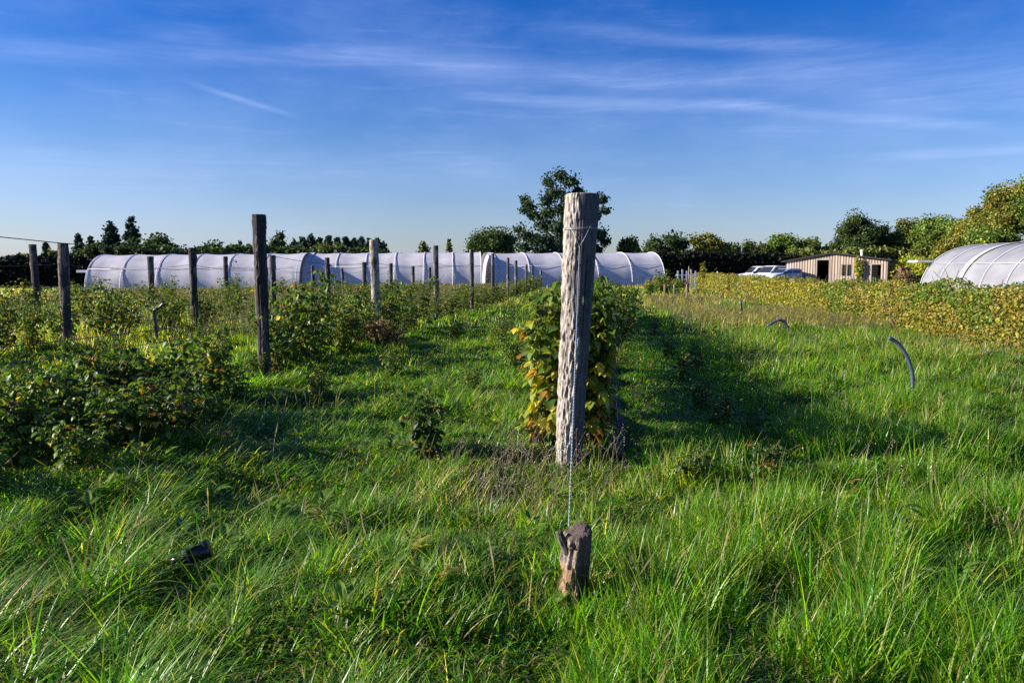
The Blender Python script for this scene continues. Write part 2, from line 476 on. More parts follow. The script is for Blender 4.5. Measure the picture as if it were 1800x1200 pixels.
def bush_parts(H, RAD, canes, nodes, size, pal, seed, low=.08, lean=(0, 0), det=True, palb=None, bare=0., spread=0.):
    r = np.random.default_rng(seed)
    fm = MB(); sm = MB()
    tv, tf = (LEAF_V, LEAF_F) if det else (DIA_V, DIA_F)
    for c in range(canes):
        a = r.uniform(0, 2 * np.pi); b = np.array([np.cos(a), np.sin(a)]) * r.uniform(0, RAD * .45) + [0, r.uniform(-spread, spread)]
        out = np.array([np.cos(a), np.sin(a)]) * RAD * r.uniform(.2, .95) + np.array(lean) * r.uniform(.3, 1)
        h = H * r.uniform(.62, 1.0) if c else H
        t = np.linspace(0, 1, 9)
        path = np.stack([b[0] + out[0] * t ** 1.5, b[1] + out[1] * t ** 1.5, h * (t - .12 * t ** 3 * np.linalg.norm(out) / RAD)], 1)
        path[:, :2] += np.cumsum(r.normal(0, .012, (9, 2)), 0)
        path[0, 2] = -.06
        sm.tube(path, np.linspace(.006, .0025, 9), 5, (.14, .09, .045) if r.random() < .6 else (.10, .12, .03), cap=False)
        if r.random() < bare: continue
        m = nodes
        tt = np.sort(low + (1 - low) * r.random(m) ** .85)
        pp = np.stack([np.interp(tt, t, path[:, k]) for k in range(3)], 1)
        az = np.arange(m) * 2.4 + r.uniform(0, 6)
        pl = size * r.uniform(.5, 1.3, m) * (1.3 - .5 * tt)
        el = r.uniform(-.1, .6, m)
        od = np.stack([np.cos(az) * np.cos(el), np.sin(az) * np.cos(el), np.sin(el)], 1)
        tip = pp + od * pl[:, None]
        for k in range(0, m, 3 if det else 10 ** 6): sm.tube([pp[k], tip[k]], .0016, 3, (.12, .13, .04), cap=False)
        droop = r.uniform(.15, 1.0, m)
        L = size * r.uniform(.65, 1.25, m) * (1.1 - .35 * tt)
        nrm_ = np.stack([r.normal(0, .35, m), r.normal(0, .35, m), np.ones(m)], 1)
        colr = pick(pal, m, r)
        if palb is not None:
            lo = pp[:, 2] < H * .55 * r.uniform(.6, 1.3, m)
            colr = np.where(lo[:, None], pick(palb, m, r), colr)
        for off, sc in ((0, 1.1), (1.15, .85), (-1.15, .85)) if size > .03 else ((0, 1.3),):
            ca = az + off + r.normal(0, .15, m)
            fw = np.stack([np.cos(ca) * np.cos(droop), np.sin(ca) * np.cos(droop), -np.sin(droop)], 1)
            nn = nrm_ + np.stack([np.cos(ca), np.sin(ca), 0 * ca], 1) * .5
            scatter(fm, tv, tf, tip, fw, nn, L * sc, colr * r.uniform(.9, 1.1, (m, 1)))
    return fm, sm

def make_bush(name, *a, **k):
    fm, sm = bush_parts(*a, **k)
    e = empty(name)
    fm.build('foliage', M['leaf'], e); sm.build('canes', M['cane'], e, True)
    return e

def place(o, x, y, rz=0., s=1., sz=None, dz=0.):
    o.location = (float(x), float(y), float(gz(x, y)) + dz)
    o.rotation_euler = (0, 0, rz); o.scale = (s, s, sz or s)
    return o

# ---- posts ---------------------------------------------------------------
def post_mesh(top, base, r0, r1, seg, rings, seed, barky=.5, side=None, amp=1.):
    """a round timber post between two points, bark left on part of it"""
    r = np.random.default_rng(seed)
    top = np.asarray(top, float); base = np.asarray(base, float)
    H = np.linalg.norm(top - base)
    t = np.linspace(0, 1, rings); a = np.arange(seg) / seg * 2 * np.pi
    T, A = np.meshgrid(t, a, indexing='ij')
    z = T * H
    ca, sa = np.cos(A), np.sin(A)
    def pn(fu, fz, s, o=3): # periodic noise round the post
        return fbm3(ca * fu + 57.3, sa * fu + 31.7, z * fz + 3, s, o)
    rad = r0 + (r1 - r0) * T
    rad = rad * (1 + .10 * (pn(.8, 1.2, seed, 2) - .5) * 2)
    mask = pn(1.5, 2.6, seed + 40, 4)
    lim = 1 - barky
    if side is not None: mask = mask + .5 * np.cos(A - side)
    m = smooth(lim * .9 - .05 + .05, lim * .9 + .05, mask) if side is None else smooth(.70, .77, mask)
    ks = (.12 / r0) ** .5; flake = pn(8.5 / ks, 10 * ks, seed + 60, 4); ridg = 1 - np.abs(pn(10 / ks, 6 * ks, seed + 80, 4) - .5) * 5
    rad = rad + amp * m * (.004 + .065 * (flake - .45) * (r0 / .12) + .006 * ridg) * (r0 / .12) ** .3
    groove = pn(14, 1.1, seed + 90, 2)
    rad = rad - (1 - m) * .006 * smooth(.55, .62, groove)
    crk = np.zeros_like(rad)
    for cc_ in range(5):   # long drying cracks
        a0 = r.uniform(0, 2 * np.pi); z0_, z1_ = sorted(r.uniform(0, H, 2)); a1 = a0 + .25 * (fbm3(z * 1.5, z * 0 + cc_, z * 0, seed + cc_, 3) - .5)
        da = np.abs((A - a1 + np.pi) % (2 * np.pi) - np.pi) * r0
        crk = np.maximum(crk, smooth(.0045, .001, da) * smooth(z0_ - .05, z0_ + .1, z) * smooth(z1_ + .05, z1_ - .1, z) * (z > 0))
    rad = rad - .012 * crk * (r0 / .12)
    # colours
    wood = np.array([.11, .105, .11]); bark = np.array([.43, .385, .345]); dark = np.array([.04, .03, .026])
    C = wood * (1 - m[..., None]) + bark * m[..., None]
    C = C * (.65 + .7 * pn(5, 2.0, seed + 11, 3))[..., None]
    sh = np.maximum(smooth(.46, .36, flake), .8 * smooth(.55, .9, ridg)) * m
    C = C * (1 - .65 * sh[..., None]) + dark * .65 * sh[..., None]
    C = C * (1 - .75 * crk[..., None])
    ax = (top - base) / H
    e = norm(np.cross(ax, [0, 1., 0])); g_ = np.cross(ax, e)
    e = -np.cross(g_, ax) if False else e
    cen = base + z[..., None] * ax
    V = cen + rad[..., None] * (ca[..., None] * np.array([1., 0, 0]) + sa[..., None] * np.array([0, 1., 0]))
    mb = MB()
    Vf = V.reshape(-1, 3); Cf = C.reshape(-1, 3)
    q = []
    j = np.arange(seg); jn = (j + 1) % seg
    for i_ in range(rings - 1):
        q.append(np.stack([i_ * seg + j, i_ * seg + jn, (i_ + 1) * seg + jn, (i_ + 1) * seg + j], 1))
    # top: small bevel ring, then end grain with a split
    ring1 = (V[-1] - top) * .93 + top + np.array([0, 0, .008]); ring2 = (V[-1] - top) * .5 + top + np.array([0, 0, .010])
    n0 = len(Vf); Vf = np.concatenate([Vf, ring1, ring2, [top + np.array([0, 0, .006])]])
    Cf = np.concatenate([Cf, np.tile([.26, .22, .18], (2 * seg + 1, 1)) * r.uniform(.8, 1.1, (2 * seg + 1, 1))])
    b_ = (rings - 1) * seg
    q.append(np.stack([b_ + j, b_ + jn, n0 + jn, n0 + j], 1)); q.append(np.stack([n0 + j, n0 + jn, n0 + seg + jn, n0 + seg + j], 1))
    f3 = np.stack([n0 + seg + j, n0 + seg + jn, np.full(seg, n0 + 2 * seg)], 1)
    mb.addmix(Vf, f3, np.concatenate(q), Cf)
    return mb

# the big post in front
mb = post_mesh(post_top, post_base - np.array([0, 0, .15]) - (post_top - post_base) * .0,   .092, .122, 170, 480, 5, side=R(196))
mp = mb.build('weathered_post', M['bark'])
tag(mp, 'big weathered grey post with flaking bark in the centre foreground', 'post')

def lerp(a, b, t): return np.asarray(a) * (1 - t) + np.asarray(b) * t
axis_ = post_top - post_base
def post_at(py):
    t = (826 - py) / (826 - 343.)
    return post_base + axis_ * t
# wire wrapped round it and the twisted stay down to the anchor stump
wm = MB()
c0 = post_at(402)
a = np.linspace(0, 4 * np.pi * 1.02, 90)
ring = np.stack([c0[0] + .137 * np.cos(a), c0[1] + .137 * np.sin(a), c0[2] + .008 * np.sin(a * .5) + .004 * a / 6], 1)
wm.tube(ring, .0022, 5)
st = empty('stay_wire', c0)
j0 = P(1019, 433, MAINY - .16)
for px_ in (1003, 1038):
    wm.tube([P(px_, 400 if px_ < 1010 else 397, MAINY - .125), lerp(P(px_, 400, MAINY - .13), j0, .55) + [0, -.01, 0], j0], .0024, 5)
shift(wm, -c0); wm.build('tie_loop', M['wire'], st)
e0 = P(1000, 925, stump[1] - .02)
L_ = np.linalg.norm(e0 - j0); ns = 700
t = np.linspace(0, 1, ns)
cen = j0[None] * (1 - t[:, None]) + e0[None] * t[:, None]
cen[:, 2] -= .012 * np.sin(np.pi * t)
rm = MB()
d_ = norm(e0 - j0); ex = norm(np.cross(d_, [1, 0, 0.])); ey = np.cross(d_, ex)
for k in range(2):
    ph = t * L_ / .055 * 2 * np.pi + k * np.pi
    rm.tube(cen + .0023 * (np.cos(ph)[:, None] * ex + np.sin(ph)[:, None] * ey), .0021, 5)
shift(rm, -c0); rm.build('twisted_strand', M['rope'], st)
tag(st, 'pale twisted stay wire running from big post down to short stump', 'wire')

# anchor stump
sb = stump - np.array([0, 0, .1])
stop = P(1019, 934, stump[1] + .005)
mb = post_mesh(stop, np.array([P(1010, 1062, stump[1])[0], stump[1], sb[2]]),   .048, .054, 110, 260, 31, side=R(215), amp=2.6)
V_ = mb.v[0]; tp = V_[:, 2] > stop[2] - .03
V_[tp, 2] += (V_[tp, 0] - stop[0]) * .10 + (V_[tp, 1] - stop[1]) * .35
C_ = mb.c[0]
band = (V_[:, 2] > stop[2] - .14); ora = np.array([.24, .13, .075])
C_[band] = C_[band] * .5 + ora * .35
topf = np.arange(len(V_)) >= 110 * 260
C_[topf] = np.array([.12, .09, .075]) * rng.uniform(.7, 1.3, (topf.sum(), 1))
C_[~band & ~topf] *= np.array([.8, .60, .42])
se = empty('anchor_stump', stump)
shift(mb, -stump); mb.build('stump_body', M['bark'], se)
kb = MB()
k0 = P(1000, 985, stump[1] - .03); k1 = P(984, 936, stump[1] - .02)
kb2 = post_mesh(k1, k0 + [0, 0, .03], .021, .015, 24, 30, 77, barky=.3); kb2.c[0][:] *= .45
shift(kb2, -stump); kb2.build('side_branch_stub', M['bark'], se)
tag(se, 'short sawn anchor stump in long grass, tied to the stay wire', 'stump')

# rows of posts on the left
def row_post(px, pytop, x0, rpx=None, dark=True, seed=1, botpx=None, tilt=0.):
    y = 1350 * x0 / (px - 1062) if abs(px - 1062) > 1 else 60
    top = P(px, pytop, y)
    bx = top[0] + tilt
    b = np.array([bx, y, float(gz(bx, y))])
    return top, b

def build_post(px, pytop, x0, rad, seed, label, group, tilt=0., dark=1.):
    top, b = row_post(px, pytop, x0, tilt=tilt)
    y = b[1]
    seg, rings = (40, 130) if y < 13 else ((20, 60) if y < 25 else (12, 26))
    mb = post_mesh(top, b - [0, 0, .25], rad * .94, rad * 1.08, seg, rings, seed, barky=.55 if dark > .8 else .4)
    mb.c[0][:] *= dark
    e = empty('fence_post', b); shift(mb, -b)
    if y < 31:
        mb.build('shaft', M['bark'], e)
        for zz in ((top[2] - b[2]) * .78, (top[2] - b[2]) * .42):
            w = MB(); a = np.linspace(0, 2 * np.pi, 16)
            f_ = zz / (top[2] - b[2])
            cx = (top[0] - b[0]) * f_
            w.tube(np.stack([cx + (rad * 1.12) * np.cos(a), rad * 1.12 * np.sin(a), zz + a * 0], 1), .003, 4)
            w.build('wire_tie', M['darkwire'], e)
    else:
        bpy.data.objects.remove(e)
        e = mb.build('fence_post', M['bark']); e.location = tuple(b)
    tag(e, label, 'post', group)
    return top, b

ORD = ['first', 'second', 'third', 'fourth', 'fifth', 'sixth', 'seventh', 'eighth', 'ninth', 'tenth', 'eleventh', 'twelfth', 'thirteenth', 'fourteenth', 'fifteenth', 'sixteenth', 'seventeenth', 'eighteenth', 'nineteenth', 'twentieth', 'twenty-first', 'twenty-second', 'twenty-third', 'twenty-fourth']
ROW_A = [(455, 378, .085, .02, .42), (657, 422, .085, .045, 1.05), (766, 432, .078, 0, .9), (829, 439, .075, 0, .75), (866, 446, .075, 0, .8),
         (893, 453, .07, 0, .8), (907, 458, .08, 0, .8), (925, 465, .08, 0, .8), (936, 466, .08, 0, .8), (951, 475, .08, 0, .8)]
ROW_B = [(110, 428, .082, 0, .5), (338, 436, .085, .0, .5), (479, 449, .08, 0, .55), (575, 453, .08, .04, .55), (640, 461, .08, 0, .55),
         (687, 463, .08, 0, .6), (726, 468, .08, 0, .6), (755, 470, .08, 0, .6)]
ROW_C = [(57, 430, .085, .09, .5), (264, 451, .085, 0, .5), (396, 451, .08, 0, .55), (549, 467, .08, .1, .6), (601, 472, .08, .1, .6)]
tops = {}
for nm, row, x0, desc in (('A', ROW_A, -5.1, 'near left row'), ('B', ROW_B, -9.9, 'middle left row'), ('C', ROW_C, -14.8, 'far left row')):
    tops[nm] = []
    for k, (px, pyt, rad, tilt, dk) in enumerate(row):
        if nm == 'A' and k == 0: lab = 'tallest dark barky post on the left, nearest of its row, by raspberry bushes'
        elif nm == 'A' and k == 1: lab = 'pale leaning post, second of the near left row, beside brown dead weeds'
        elif nm == 'B' and k == 0: lab = 'thick dark post, nearest of the middle left row, second from the left edge'
        elif nm == 'C' and k == 0: lab = 'slightly leaning dark post closest to the left edge of the view'
        else: lab = 'wooden post, %s counted from the near end of the %s' % (ORD[k], desc)
        tops[nm].append(build_post(px, pyt, x0, rad, 200 + k * 7 + ord(nm), lab, 'posts of the ' + desc, tilt, dk * .85))

def wire_run(name, pts, sag, rad, label, group=None, mat='darkwire'):
    mb = MB()
    pts = [np.asarray(p, float) for p in pts]
    out = []
    for a_, b_ in zip(pts[:-1], pts[1:]):
        for t_ in np.linspace(0, 1, 13)[:-1]:
            p = a_ * (1 - t_) + b_ * t_; p = p.copy(); p[2] -= sag * 4 * t_ * (1 - t_); out.append(p)
    out.append(pts[-1])
    c = out[0].copy()
    mb.tube(np.array(out) - c, rad, 5)
    o = mb.build(name, M[mat]); o.location = tuple(c)
    tag(o, label, 'wire', group)
for nm, x0, hs in (('A', -5.1, (.78, .42, .36)), ('B', -9.9, (.8, .45)), ('C', -14.8, (.8,))):
    desc = {'A': 'near', 'B': 'middle', 'C': 'far'}[nm]
    for i_, h in enumerate(hs):
        pts = []
        if nm == 'A': pts.append(np.array([rowx(x0, 4.2), 4.2, 1.98 * h / .78 if h > .7 else 2.35 * h]))
        else: pts.append(np.array([rowx(x0, 9.), 9., 2.0 * h + .2]))
        for tp_, b_ in tops[nm]: pts.append(b_ + (tp_ - b_) * h + np.array([0, -.09, 0]))
        wire_run('trellis_wire', pts, .10 if h > .7 else .06, .0042, '%s thin wire strung along the posts of the %s left row' % (['top', 'middle', 'lowest'][i_], desc))

# ------------------------------------------------------------------ raspberry bushes
# shared sources, copied along the rows
SRC = {}
def source(key, *a, **k):
    e = make_bush('raspberry_bush', *a, **k); e.location = (0, 0, -50); SRC[key] = e
    return e
used = set()
def bush(key, x, y, rz, s, label, group, sz=None, name=None, cat='bush'):
    o = SRC[key] if key not in used else copy_tree(SRC[key])
    used.add(key)
    place(o, x, y, rz, s, sz)
    if name: o.name = name
    tag(o, label, cat, group)
    return o

for k in range(4): source('near%d' % k, .85, .46, [8, 13, 9, 15][k], 18, .10, ['green', 'green', 'mixed', 'dark'][k], 300 + k)
for k in range(3): source('mid%d' % k, 1.12, .40, 17, 15, .09, ['green', 'mixed', 'green'][k], 320 + k, det=True)
for k in range(3): source('far%d' % k, 1.1, .5, 16, 14, .085, ['mixed', 'green', 'mixed'][k], 330 + k, det=False)
for k in range(2): source('tallcane%d' % k, 1.75, .18, 3, 14, .07, 'mixed', 340 + k, det=False, low=.3)
for k in range(3): source('small%d' % k, .34, .16, 6, 9, .06, 'dark', 350 + k)

def between(y, row, x0):
    ys = [1350 * x0 / (p[0] - 1062) for p in row]
    n = sum(1 for q in ys if q < y)
    return n
# near left row, every bush a thing of its own
yy = 5.2; cnt = {}
k = 0
NEARH = [(5.2, .7), (6.4, .78), (7.3, 1.05), (7.9, .8), (9.0, .6), (9.9, .85), (11.2, .75), (12.1, 1.3), (13., 1.4), (15., 1.35), (17, 1.3), (20, 1.35), (30, 1.25), (60, 1.15)]
while yy < 62:
    for side in ((-.35, .3) if yy < 8.2 else (0,)):
        if 8.3 < yy < 11.3 and k % 2: k += 1; continue
        x = rowx(-5.1, yy) + side + random.uniform(-.12, .12)
        Y2 = yy + random.uniform(-.15, .15)
        h = np.interp(Y2, [a for a, b in NEARH], [b for a, b in NEARH]) * random.uniform(.68, 1.25)
        if yy < 10: key = 'near%d' % (k % 4); s = h / .85 * .95
        elif yy < 19: key = 'mid%d' % (k % 3); s = h / 1.12
        else: key = 'far%d' % (k % 3); s = h / 1.1
        n = between(Y2, ROW_A, -5.1); cnt[n] = cnt.get(n, 0) + 1
        if yy > 26:
            lab = 'small distant raspberry bush in the near left row, beyond its third post'; grp = 'distant bushes of the near left row'
        else:
            where = 'between its %s and %s posts' % (ORD[n - 1], ORD[n])
            lab = 'near left row: %s raspberry bush %s' % (ORD[cnt[n] - 1], where) if n else \
                  'dense raspberry bush before the tallest dark left post, %s from the left edge' % ORD[cnt[n] - 1]
            grp = 'raspberry bushes of the near left row'
        bush(key, x, Y2, random.uniform(0, 6.28), s, lab, grp)
        k += 1
    yy += .62 if yy < 10 else (.75 if yy < 20 else (1.3 if yy < 35 else 2.2))
for k, (x0_, y_, h_) in enumerate([(-4.35, 5.7, .62), (-4.4, 6.4, .72), (-4.3, 7.1, .78), (-4.4, 7.9, .66), (-4.3, 9.0, .5), (-3.75, 5.4, .45), (-3.7, 6.1, .55), (-3.75, 6.8, .6), (-3.8, 7.6, .5),  (-4.1, 4.9, .5)]):
    bush('near%d' % (k % 4), rowx(x0_, y_), y_, k * 1.7, h_ / .85, 'low raspberry bush at path-side edge of the dense left clump, %s of its line' % ORD[k], 'low bushes along the path side of the near left row', sz=h_ / .85)
for k in range(2): source('peak%d' % k, 1.05, .26, 11, 20, .095, ['green', 'mixed'][k], 370 + k, low=.1)
for k, (px, pyt, y, lab) in enumerate([(165, 583, 7.4, 'tallest bushy peak of the dense left clump, below the bent elbow pipe'), (375, 585, 9.0, 'upright leafy bush just left of the foot of the tallest dark post'),
        (95, 640, 6.5, 'upright leafy bush at the left side of the dense left clump'), (285, 612, 7.7, 'upright leafy bush in the middle of the dense left clump'), (215, 650, 6.2, 'front upright leafy bush of the dense left clump')]):
    tp_ = P(px, pyt, y); h = tp_[2] - float(gz(tp_[0], y))
    bush('peak%d' % (k % 2), tp_[0], y, k * 2.1, .95, lab, 'upright bushes of the left clump', sz=h / 1.05)
for k, (px, py, h, lab) in enumerate([(905, 650, .75, 'loose olive bush in the grass just left of the row behind the big post'), (880, 612, .7, 'small bush further back, left of the row behind the big post'),
        (830, 690, .38, 'low yellowing bush in the alley right of the lone dark shoot'), (690, 662, .5, 'low dark bush in the alley in front of the pale leaning post'), (560, 700, .45, 'low bush at the alley edge right of the tallest dark post'),
        (800, 600, .6, 'leafy bush in the alley below the third near-row post'), (30, 600, .8, 'leafy bush at the left edge behind the dense clump')]):
    g_ = G(px, py); bush('mid%d' % (k % 3), g_[0], g_[1], k, h / 1.1, lab, 'bushes scattered in the left alley', sz=h / 1.12)
# middle and far left rows
for nm, x0, ya, yb, row, desc in (('B', -9.9, 11.5, 45, ROW_B, 'middle left row'), ('C', -14.8, 16, 48, ROW_C, 'far left row')):
    yy = ya; cnt = {}
    while yy < yb:
        x = rowx(x0, yy) + random.uniform(-.2, .2)
        key = 'far%d' % (k % 3) if yy > 19 else 'mid%d' % (k % 3)
        s = random.uniform(.8, 1.2)
        if nm == 'B' and 18 < yy < 26 and random.random() < .35: s *= .75
        if random.random() < .1: yy += .9; continue
        n = between(yy, row, x0); cnt[n] = cnt.get(n, 0) + 1
        if yy < 24:
            lab = ('%s: %s raspberry bush before its first post' % (desc, ORD[cnt[n] - 1])) if n == 0 else \
                  '%s: %s raspberry bush past its %s post' % (desc, ORD[cnt[n] - 1], ORD[n - 1])
            grp = 'raspberry bushes of the ' + desc
        else:
            lab = 'small distant raspberry bush in the %s, in front of the white tunnels' % desc; grp = 'distant bushes of the ' + desc
        bush(key, x, yy, random.uniform(0, 6.28), s, lab, grp)
        k += 1; yy += .9 if yy < 20 else 1.5
# tall thin leafy canes standing up against the tunnels
tall = [(222, 488, 22, 'left of the second post of the far left row'), (405, 442, 21, 'tallest, against the tunnel left of centre'), (510, 470, 26, 'right of the third post of the middle left row'),
        (440, 480, 24, 'just left of the tallest dark post'), (612, 468, 30, 'left of the pale leaning post'), (686, 466, 30, 'right of the pale leaning post'), (745, 475, 30, 'left of the third near-row post'), (545, 500, 14, 'by the near row past the tallest dark post'), (590, 495, 15, 'by the near row left of the pale leaning post'), (385, 505, 10.3, 'in front of the tallest dark post')]
for k, (px, pyt, y, where) in enumerate(tall):
    tp_ = P(px, pyt, y); h = tp_[2] - float(gz(tp_[0], y))
    bush('tallcane%d' % (k % 2), tp_[0], y, k * 1.3, max(.8, h / 1.75), 'tall thin leafy cane ' + where, 'tall thin canes', sz=h / 1.75, name='raspberry_cane', cat='cane')

# main row behind the big post
for k, (y, dx, H, rad, canes, nodes, pal, palb, size, lab) in enumerate([
        (6.38, -.14, 1.6, .17, 22, 19, 'main', 'yellow', .118, 'raspberry bush with yellow lower leaves directly behind left side of big post'),
        (6.38, .15, 1.62, .17, 24, 20, 'main', 'yellow', .112, 'raspberry bush with yellow lower leaves directly behind right side of big post'),
        (7.3, .02, 1.52, .33, 40, 24, 'main', 'dark', .095, 'tall raspberry bush second behind the big post'),
        (8.1, -.03, 1.5, .34, 40, 24, 'main', 'main', .095, 'tall raspberry bush third behind the big post'),
        (9.0, .03, 1.5, .36, 40, 22, 'main', 'main', .095, 'tall raspberry bush fourth behind the big post'),
        (10.0, .0, 1.46, .38, 40, 22, 'dark', 'dark', .08, 'tall raspberry bush fifth behind the big post'),
        (11.1, .05, 1.38, .4, 40, 22, 'green', 'dark', .08, 'tall raspberry bush sixth behind the big post')]):
    e = make_bush('raspberry_bush', H, rad, canes, nodes, size, pal, 400 + k, palb=palb, low=.06 if k < 2 else .44, spread=0 if k < 2 else .6)
    place(e, rowx(-.27, y) + dx, y, k * .8 if k < 2 else -.12)
    tag(e, lab, 'bush', 'raspberry bushes behind the big post')
for k in range(3): source('main%d' % k, 1.4, .5, 44, 20, .085, ['dark', 'green', 'mixed'][k], 420 + k, det=False, low=.44, spread=.7)
yy = 12.2; k = 0
while yy < 60:
    lab = 'raspberry bush in the row behind the big post, %s past the tall ones' % ORD[k] if yy < 22 else 'distant raspberry bush far along the row behind the big post'
    bush('main%d' % (k % 3), rowx(-.27, yy) + random.uniform(-.1, .2) + (.25 if yy > 13 and yy < 17 else 0), yy, -.12 + math.pi * (k % 2), random.uniform(.9, 1.04) * (1. if yy < 25 else .8), lab,
         'raspberry bushes behind the big post' if yy < 22 else 'distant bushes behind the big post')
    yy += .9 if yy < 25 else 2.2; k += 1
# mulch film at the foot of the main row
mb = MB()
ys = np.linspace(6.0, 12, 40); xs = np.linspace(.12, .48, 10)
XX, YY = np.meshgrid(xs, ys)
WX = rowx(-.27, YY) + XX + .05 * (vn(YY * 3, XX * 0, 5) - .5)
ZZ = gz(WX, YY) + .04 + .10 * np.sin((XX - .12) / .36 * np.pi) * (.6 + .8 * vn(YY * 2.2, XX * 4, 8))
n1_, n2_ = XX.shape
ii = np.arange(n2_ - 1)[None] + np.arange(n1_ - 1)[:, None] * n2_
q = np.stack([ii, ii + 1, ii + 1 + n2_, ii + n2_], -1).reshape(-1, 4)
mb.add(np.stack([WX, YY, ZZ], -1).reshape(-1, 3), q)
o = mb.build('mulch_sheet', M['mulch']); md = o.modifiers.new('th', 'SOLIDIFY'); md.thickness = .004
tag(o, 'crumpled dark plastic mulch sheet along the foot of the bushes behind big post', 'plastic sheet')

# young plants right of the path, and one in the grass on the left
youngs = [(750, 806, .56, 'dark', 'small dark raspberry shoot alone in the grass left of the big post'),
          (1322, 792, .36, 'dark', 'round near-black young plant in the shade right of the path'),
          (1352, 862, .30, 'dark', 'young plant with curled yellow-green top leaves, nearest right of path'),
          (1212, 850, .20, 'dark', 'tiny dark plant at the path edge right of the big post'),
          (1234, 722, .36, 'dark', 'dark young plant with reddish leaf, left of the round near-black one'),
          (1268, 748, .32, 'mixed', 'young plant with a few yellow leaves beside the round near-black one'),
          (1200, 668, .42, 'dark', 'dark young plant in deep shade midway along the path'),
          (1225, 655, .42, 'dark', 'dark leafy plant right beside the one midway along the path'),
          (1180, 630, .45, 'dark', 'dark plant further up the shaded path edge'),
          (1150, 592, .5, 'dark', 'dark plant at the far end of the shaded strip'),
          (1250, 600, .45, 'green', 'upright green weed standing above the meadow grass right of path')]
for k, (px, py, h, pal, lab) in enumerate(youngs):
    p = G(px, py)
    e = make_bush('young_plant', h + .08, .15, 7 if k else 12, 12, .055 if k else .075, pal, 500 + k, low=.1)
    place(e, p[0], p[1], k); tag(e, lab, 'plant', 'young plants beside the path' if k else None)

# ------------------------------------------------------------------ yellowing hedge row on the right
def leafhedge(name, x0, ya, yb, W, H, dens, size, pal, label, seed, holes=0.):
    r = np.random.default_rng(seed)
    fm = MB(); sm = MB()
    y = ya
    while y < yb:
        dy = 1.5
        d = dens * min(1., (16. / y)) ** 1.1
        sz = size * max(1, (y / 17.) ** .6)
        n = int(dy * d)
        py_ = y + r.random(n) * dy
        # leaves sit near the outer surface of a rounded bank
        a = r.uniform(-.25, np.pi + .25, n)
        Hn = H * (.86 + .28 * fbm(py_ * 1.1, py_ * 0, seed, 3)); rr = 1 - .45 * r.random(n) ** 1.8
        lump = .82 + .4 * vn(py_ * 2.1, a * 2, seed + 3)
        px_ = W * np.cos(a) * rr * lump; pz_ = Hn * (.06 + np.clip(np.sin(a), -.05, 1) ** .55 * rr * .94 * (.9 + .15 * lump))
        pz_ = np.where(np.sin(a) < 0, r.uniform(.02, .4, n), pz_)
        # filling of the side face
        k_ = r.random(n) < .45
        px_ = np.where(k_, -W * r.uniform(.7, 1.05, n) * lump, px_); pz_ = np.where(k_, Hn * r.uniform(.03, .97, n), pz_)
        wx = rowx(x0, py_) + px_
        p = np.stack([wx, py_, gz(wx, py_) + pz_], 1)
        outv = np.stack([px_ / W, r.normal(0, .6, n), pz_ / H - .4], 1)
        nn = outv + r.normal(0, .5, (n, 3)); nn[:, 2] += .35
        fw = np.stack([r.normal(0, 1, n), r.normal(0, 1, n), -r.uniform(.1, 1.2, n)], 1)
        zon = fbm(py_ * .5, pz_ * .9, seed + 9, 2)
        c = pick(pal, n, r); c2 = pick('yellow', n, r); c3 = pick('green', n, r)
        c = np.where(((zon > .62) & (r.random(n) < .6))[:, None], c2 * .8, c); c = np.where(((zon < .30) & (r.random(n) < .7))[:, None], c3, c)
        scatter(fm, *( (LEAF_V, LEAF_F) if y < 20 else (DIA_V, DIA_F)), p, fw, nn, sz * r.uniform(.7, 1.3, n), c)
        y += dy
    e = empty(name, (rowx(x0, ya), ya, 0))
    shift(fm, (-rowx(x0, ya), -ya, 0))
    fm.build('foliage', M['leaf'], e)
    y = ya
    while y < yb:
        for _ in range(5):
            yq = y + r.random(); b = np.array([rowx(x0, yq) + r.uniform(-.3, .3), yq, 0]); b[2] = float(gz(b[0], b[1])) - .05
            t_ = b + np.array([r.normal(0, .2), r.normal(0, .2), H * r.uniform(.8, 1.2)])
            sm.tube(np.array([b, (b + t_) / 2 + r.normal(0, .03, 3), t_]) - [rowx(x0, ya), ya, 0], [.009, .007, .004], 4, (.1, .07, .04), cap=False)
        y += 1.
    sm.build('canes', M['cane'], e)
    tag(e, label, 'hedge')
    return e
leafhedge('berry_hedge', 8.38, 11.6, 70, .58, 1.21, 2900, .062, 'hedge', 'long hedge row of yellowing berry bushes running along the right side', 71)

# shoots standing above the hedge, dry stalk
for k, (px, pyt, y) in enumerate([(1695, 488, 17.5), (1712, 492, 17), (1765, 492, 15.8), (1790, 500, 15.2), (1237, 455, 48)]):
    tp_ = P(px, pyt, y); h = tp_[2] - float(gz(tp_[0], y))
    e = make_bush('leafy_shoot', h, .14, 4, 16, .07 if y < 30 else .16, 'hedge', 560 + k, low=.5, det=y < 30)
    place(e, tp_[0], y); tag(e, ['leafy shoot above the hedge in front of the right tunnel, left one', 'leafy shoot above the hedge beside the left one', 'leafy shoot above the hedge under the right tunnel crown',
                                 'leafy shoot above the hedge at the right edge', 'tall leafy shoot above the far hedge against dark trees'][k], 'shoot', 'shoots above the hedge')

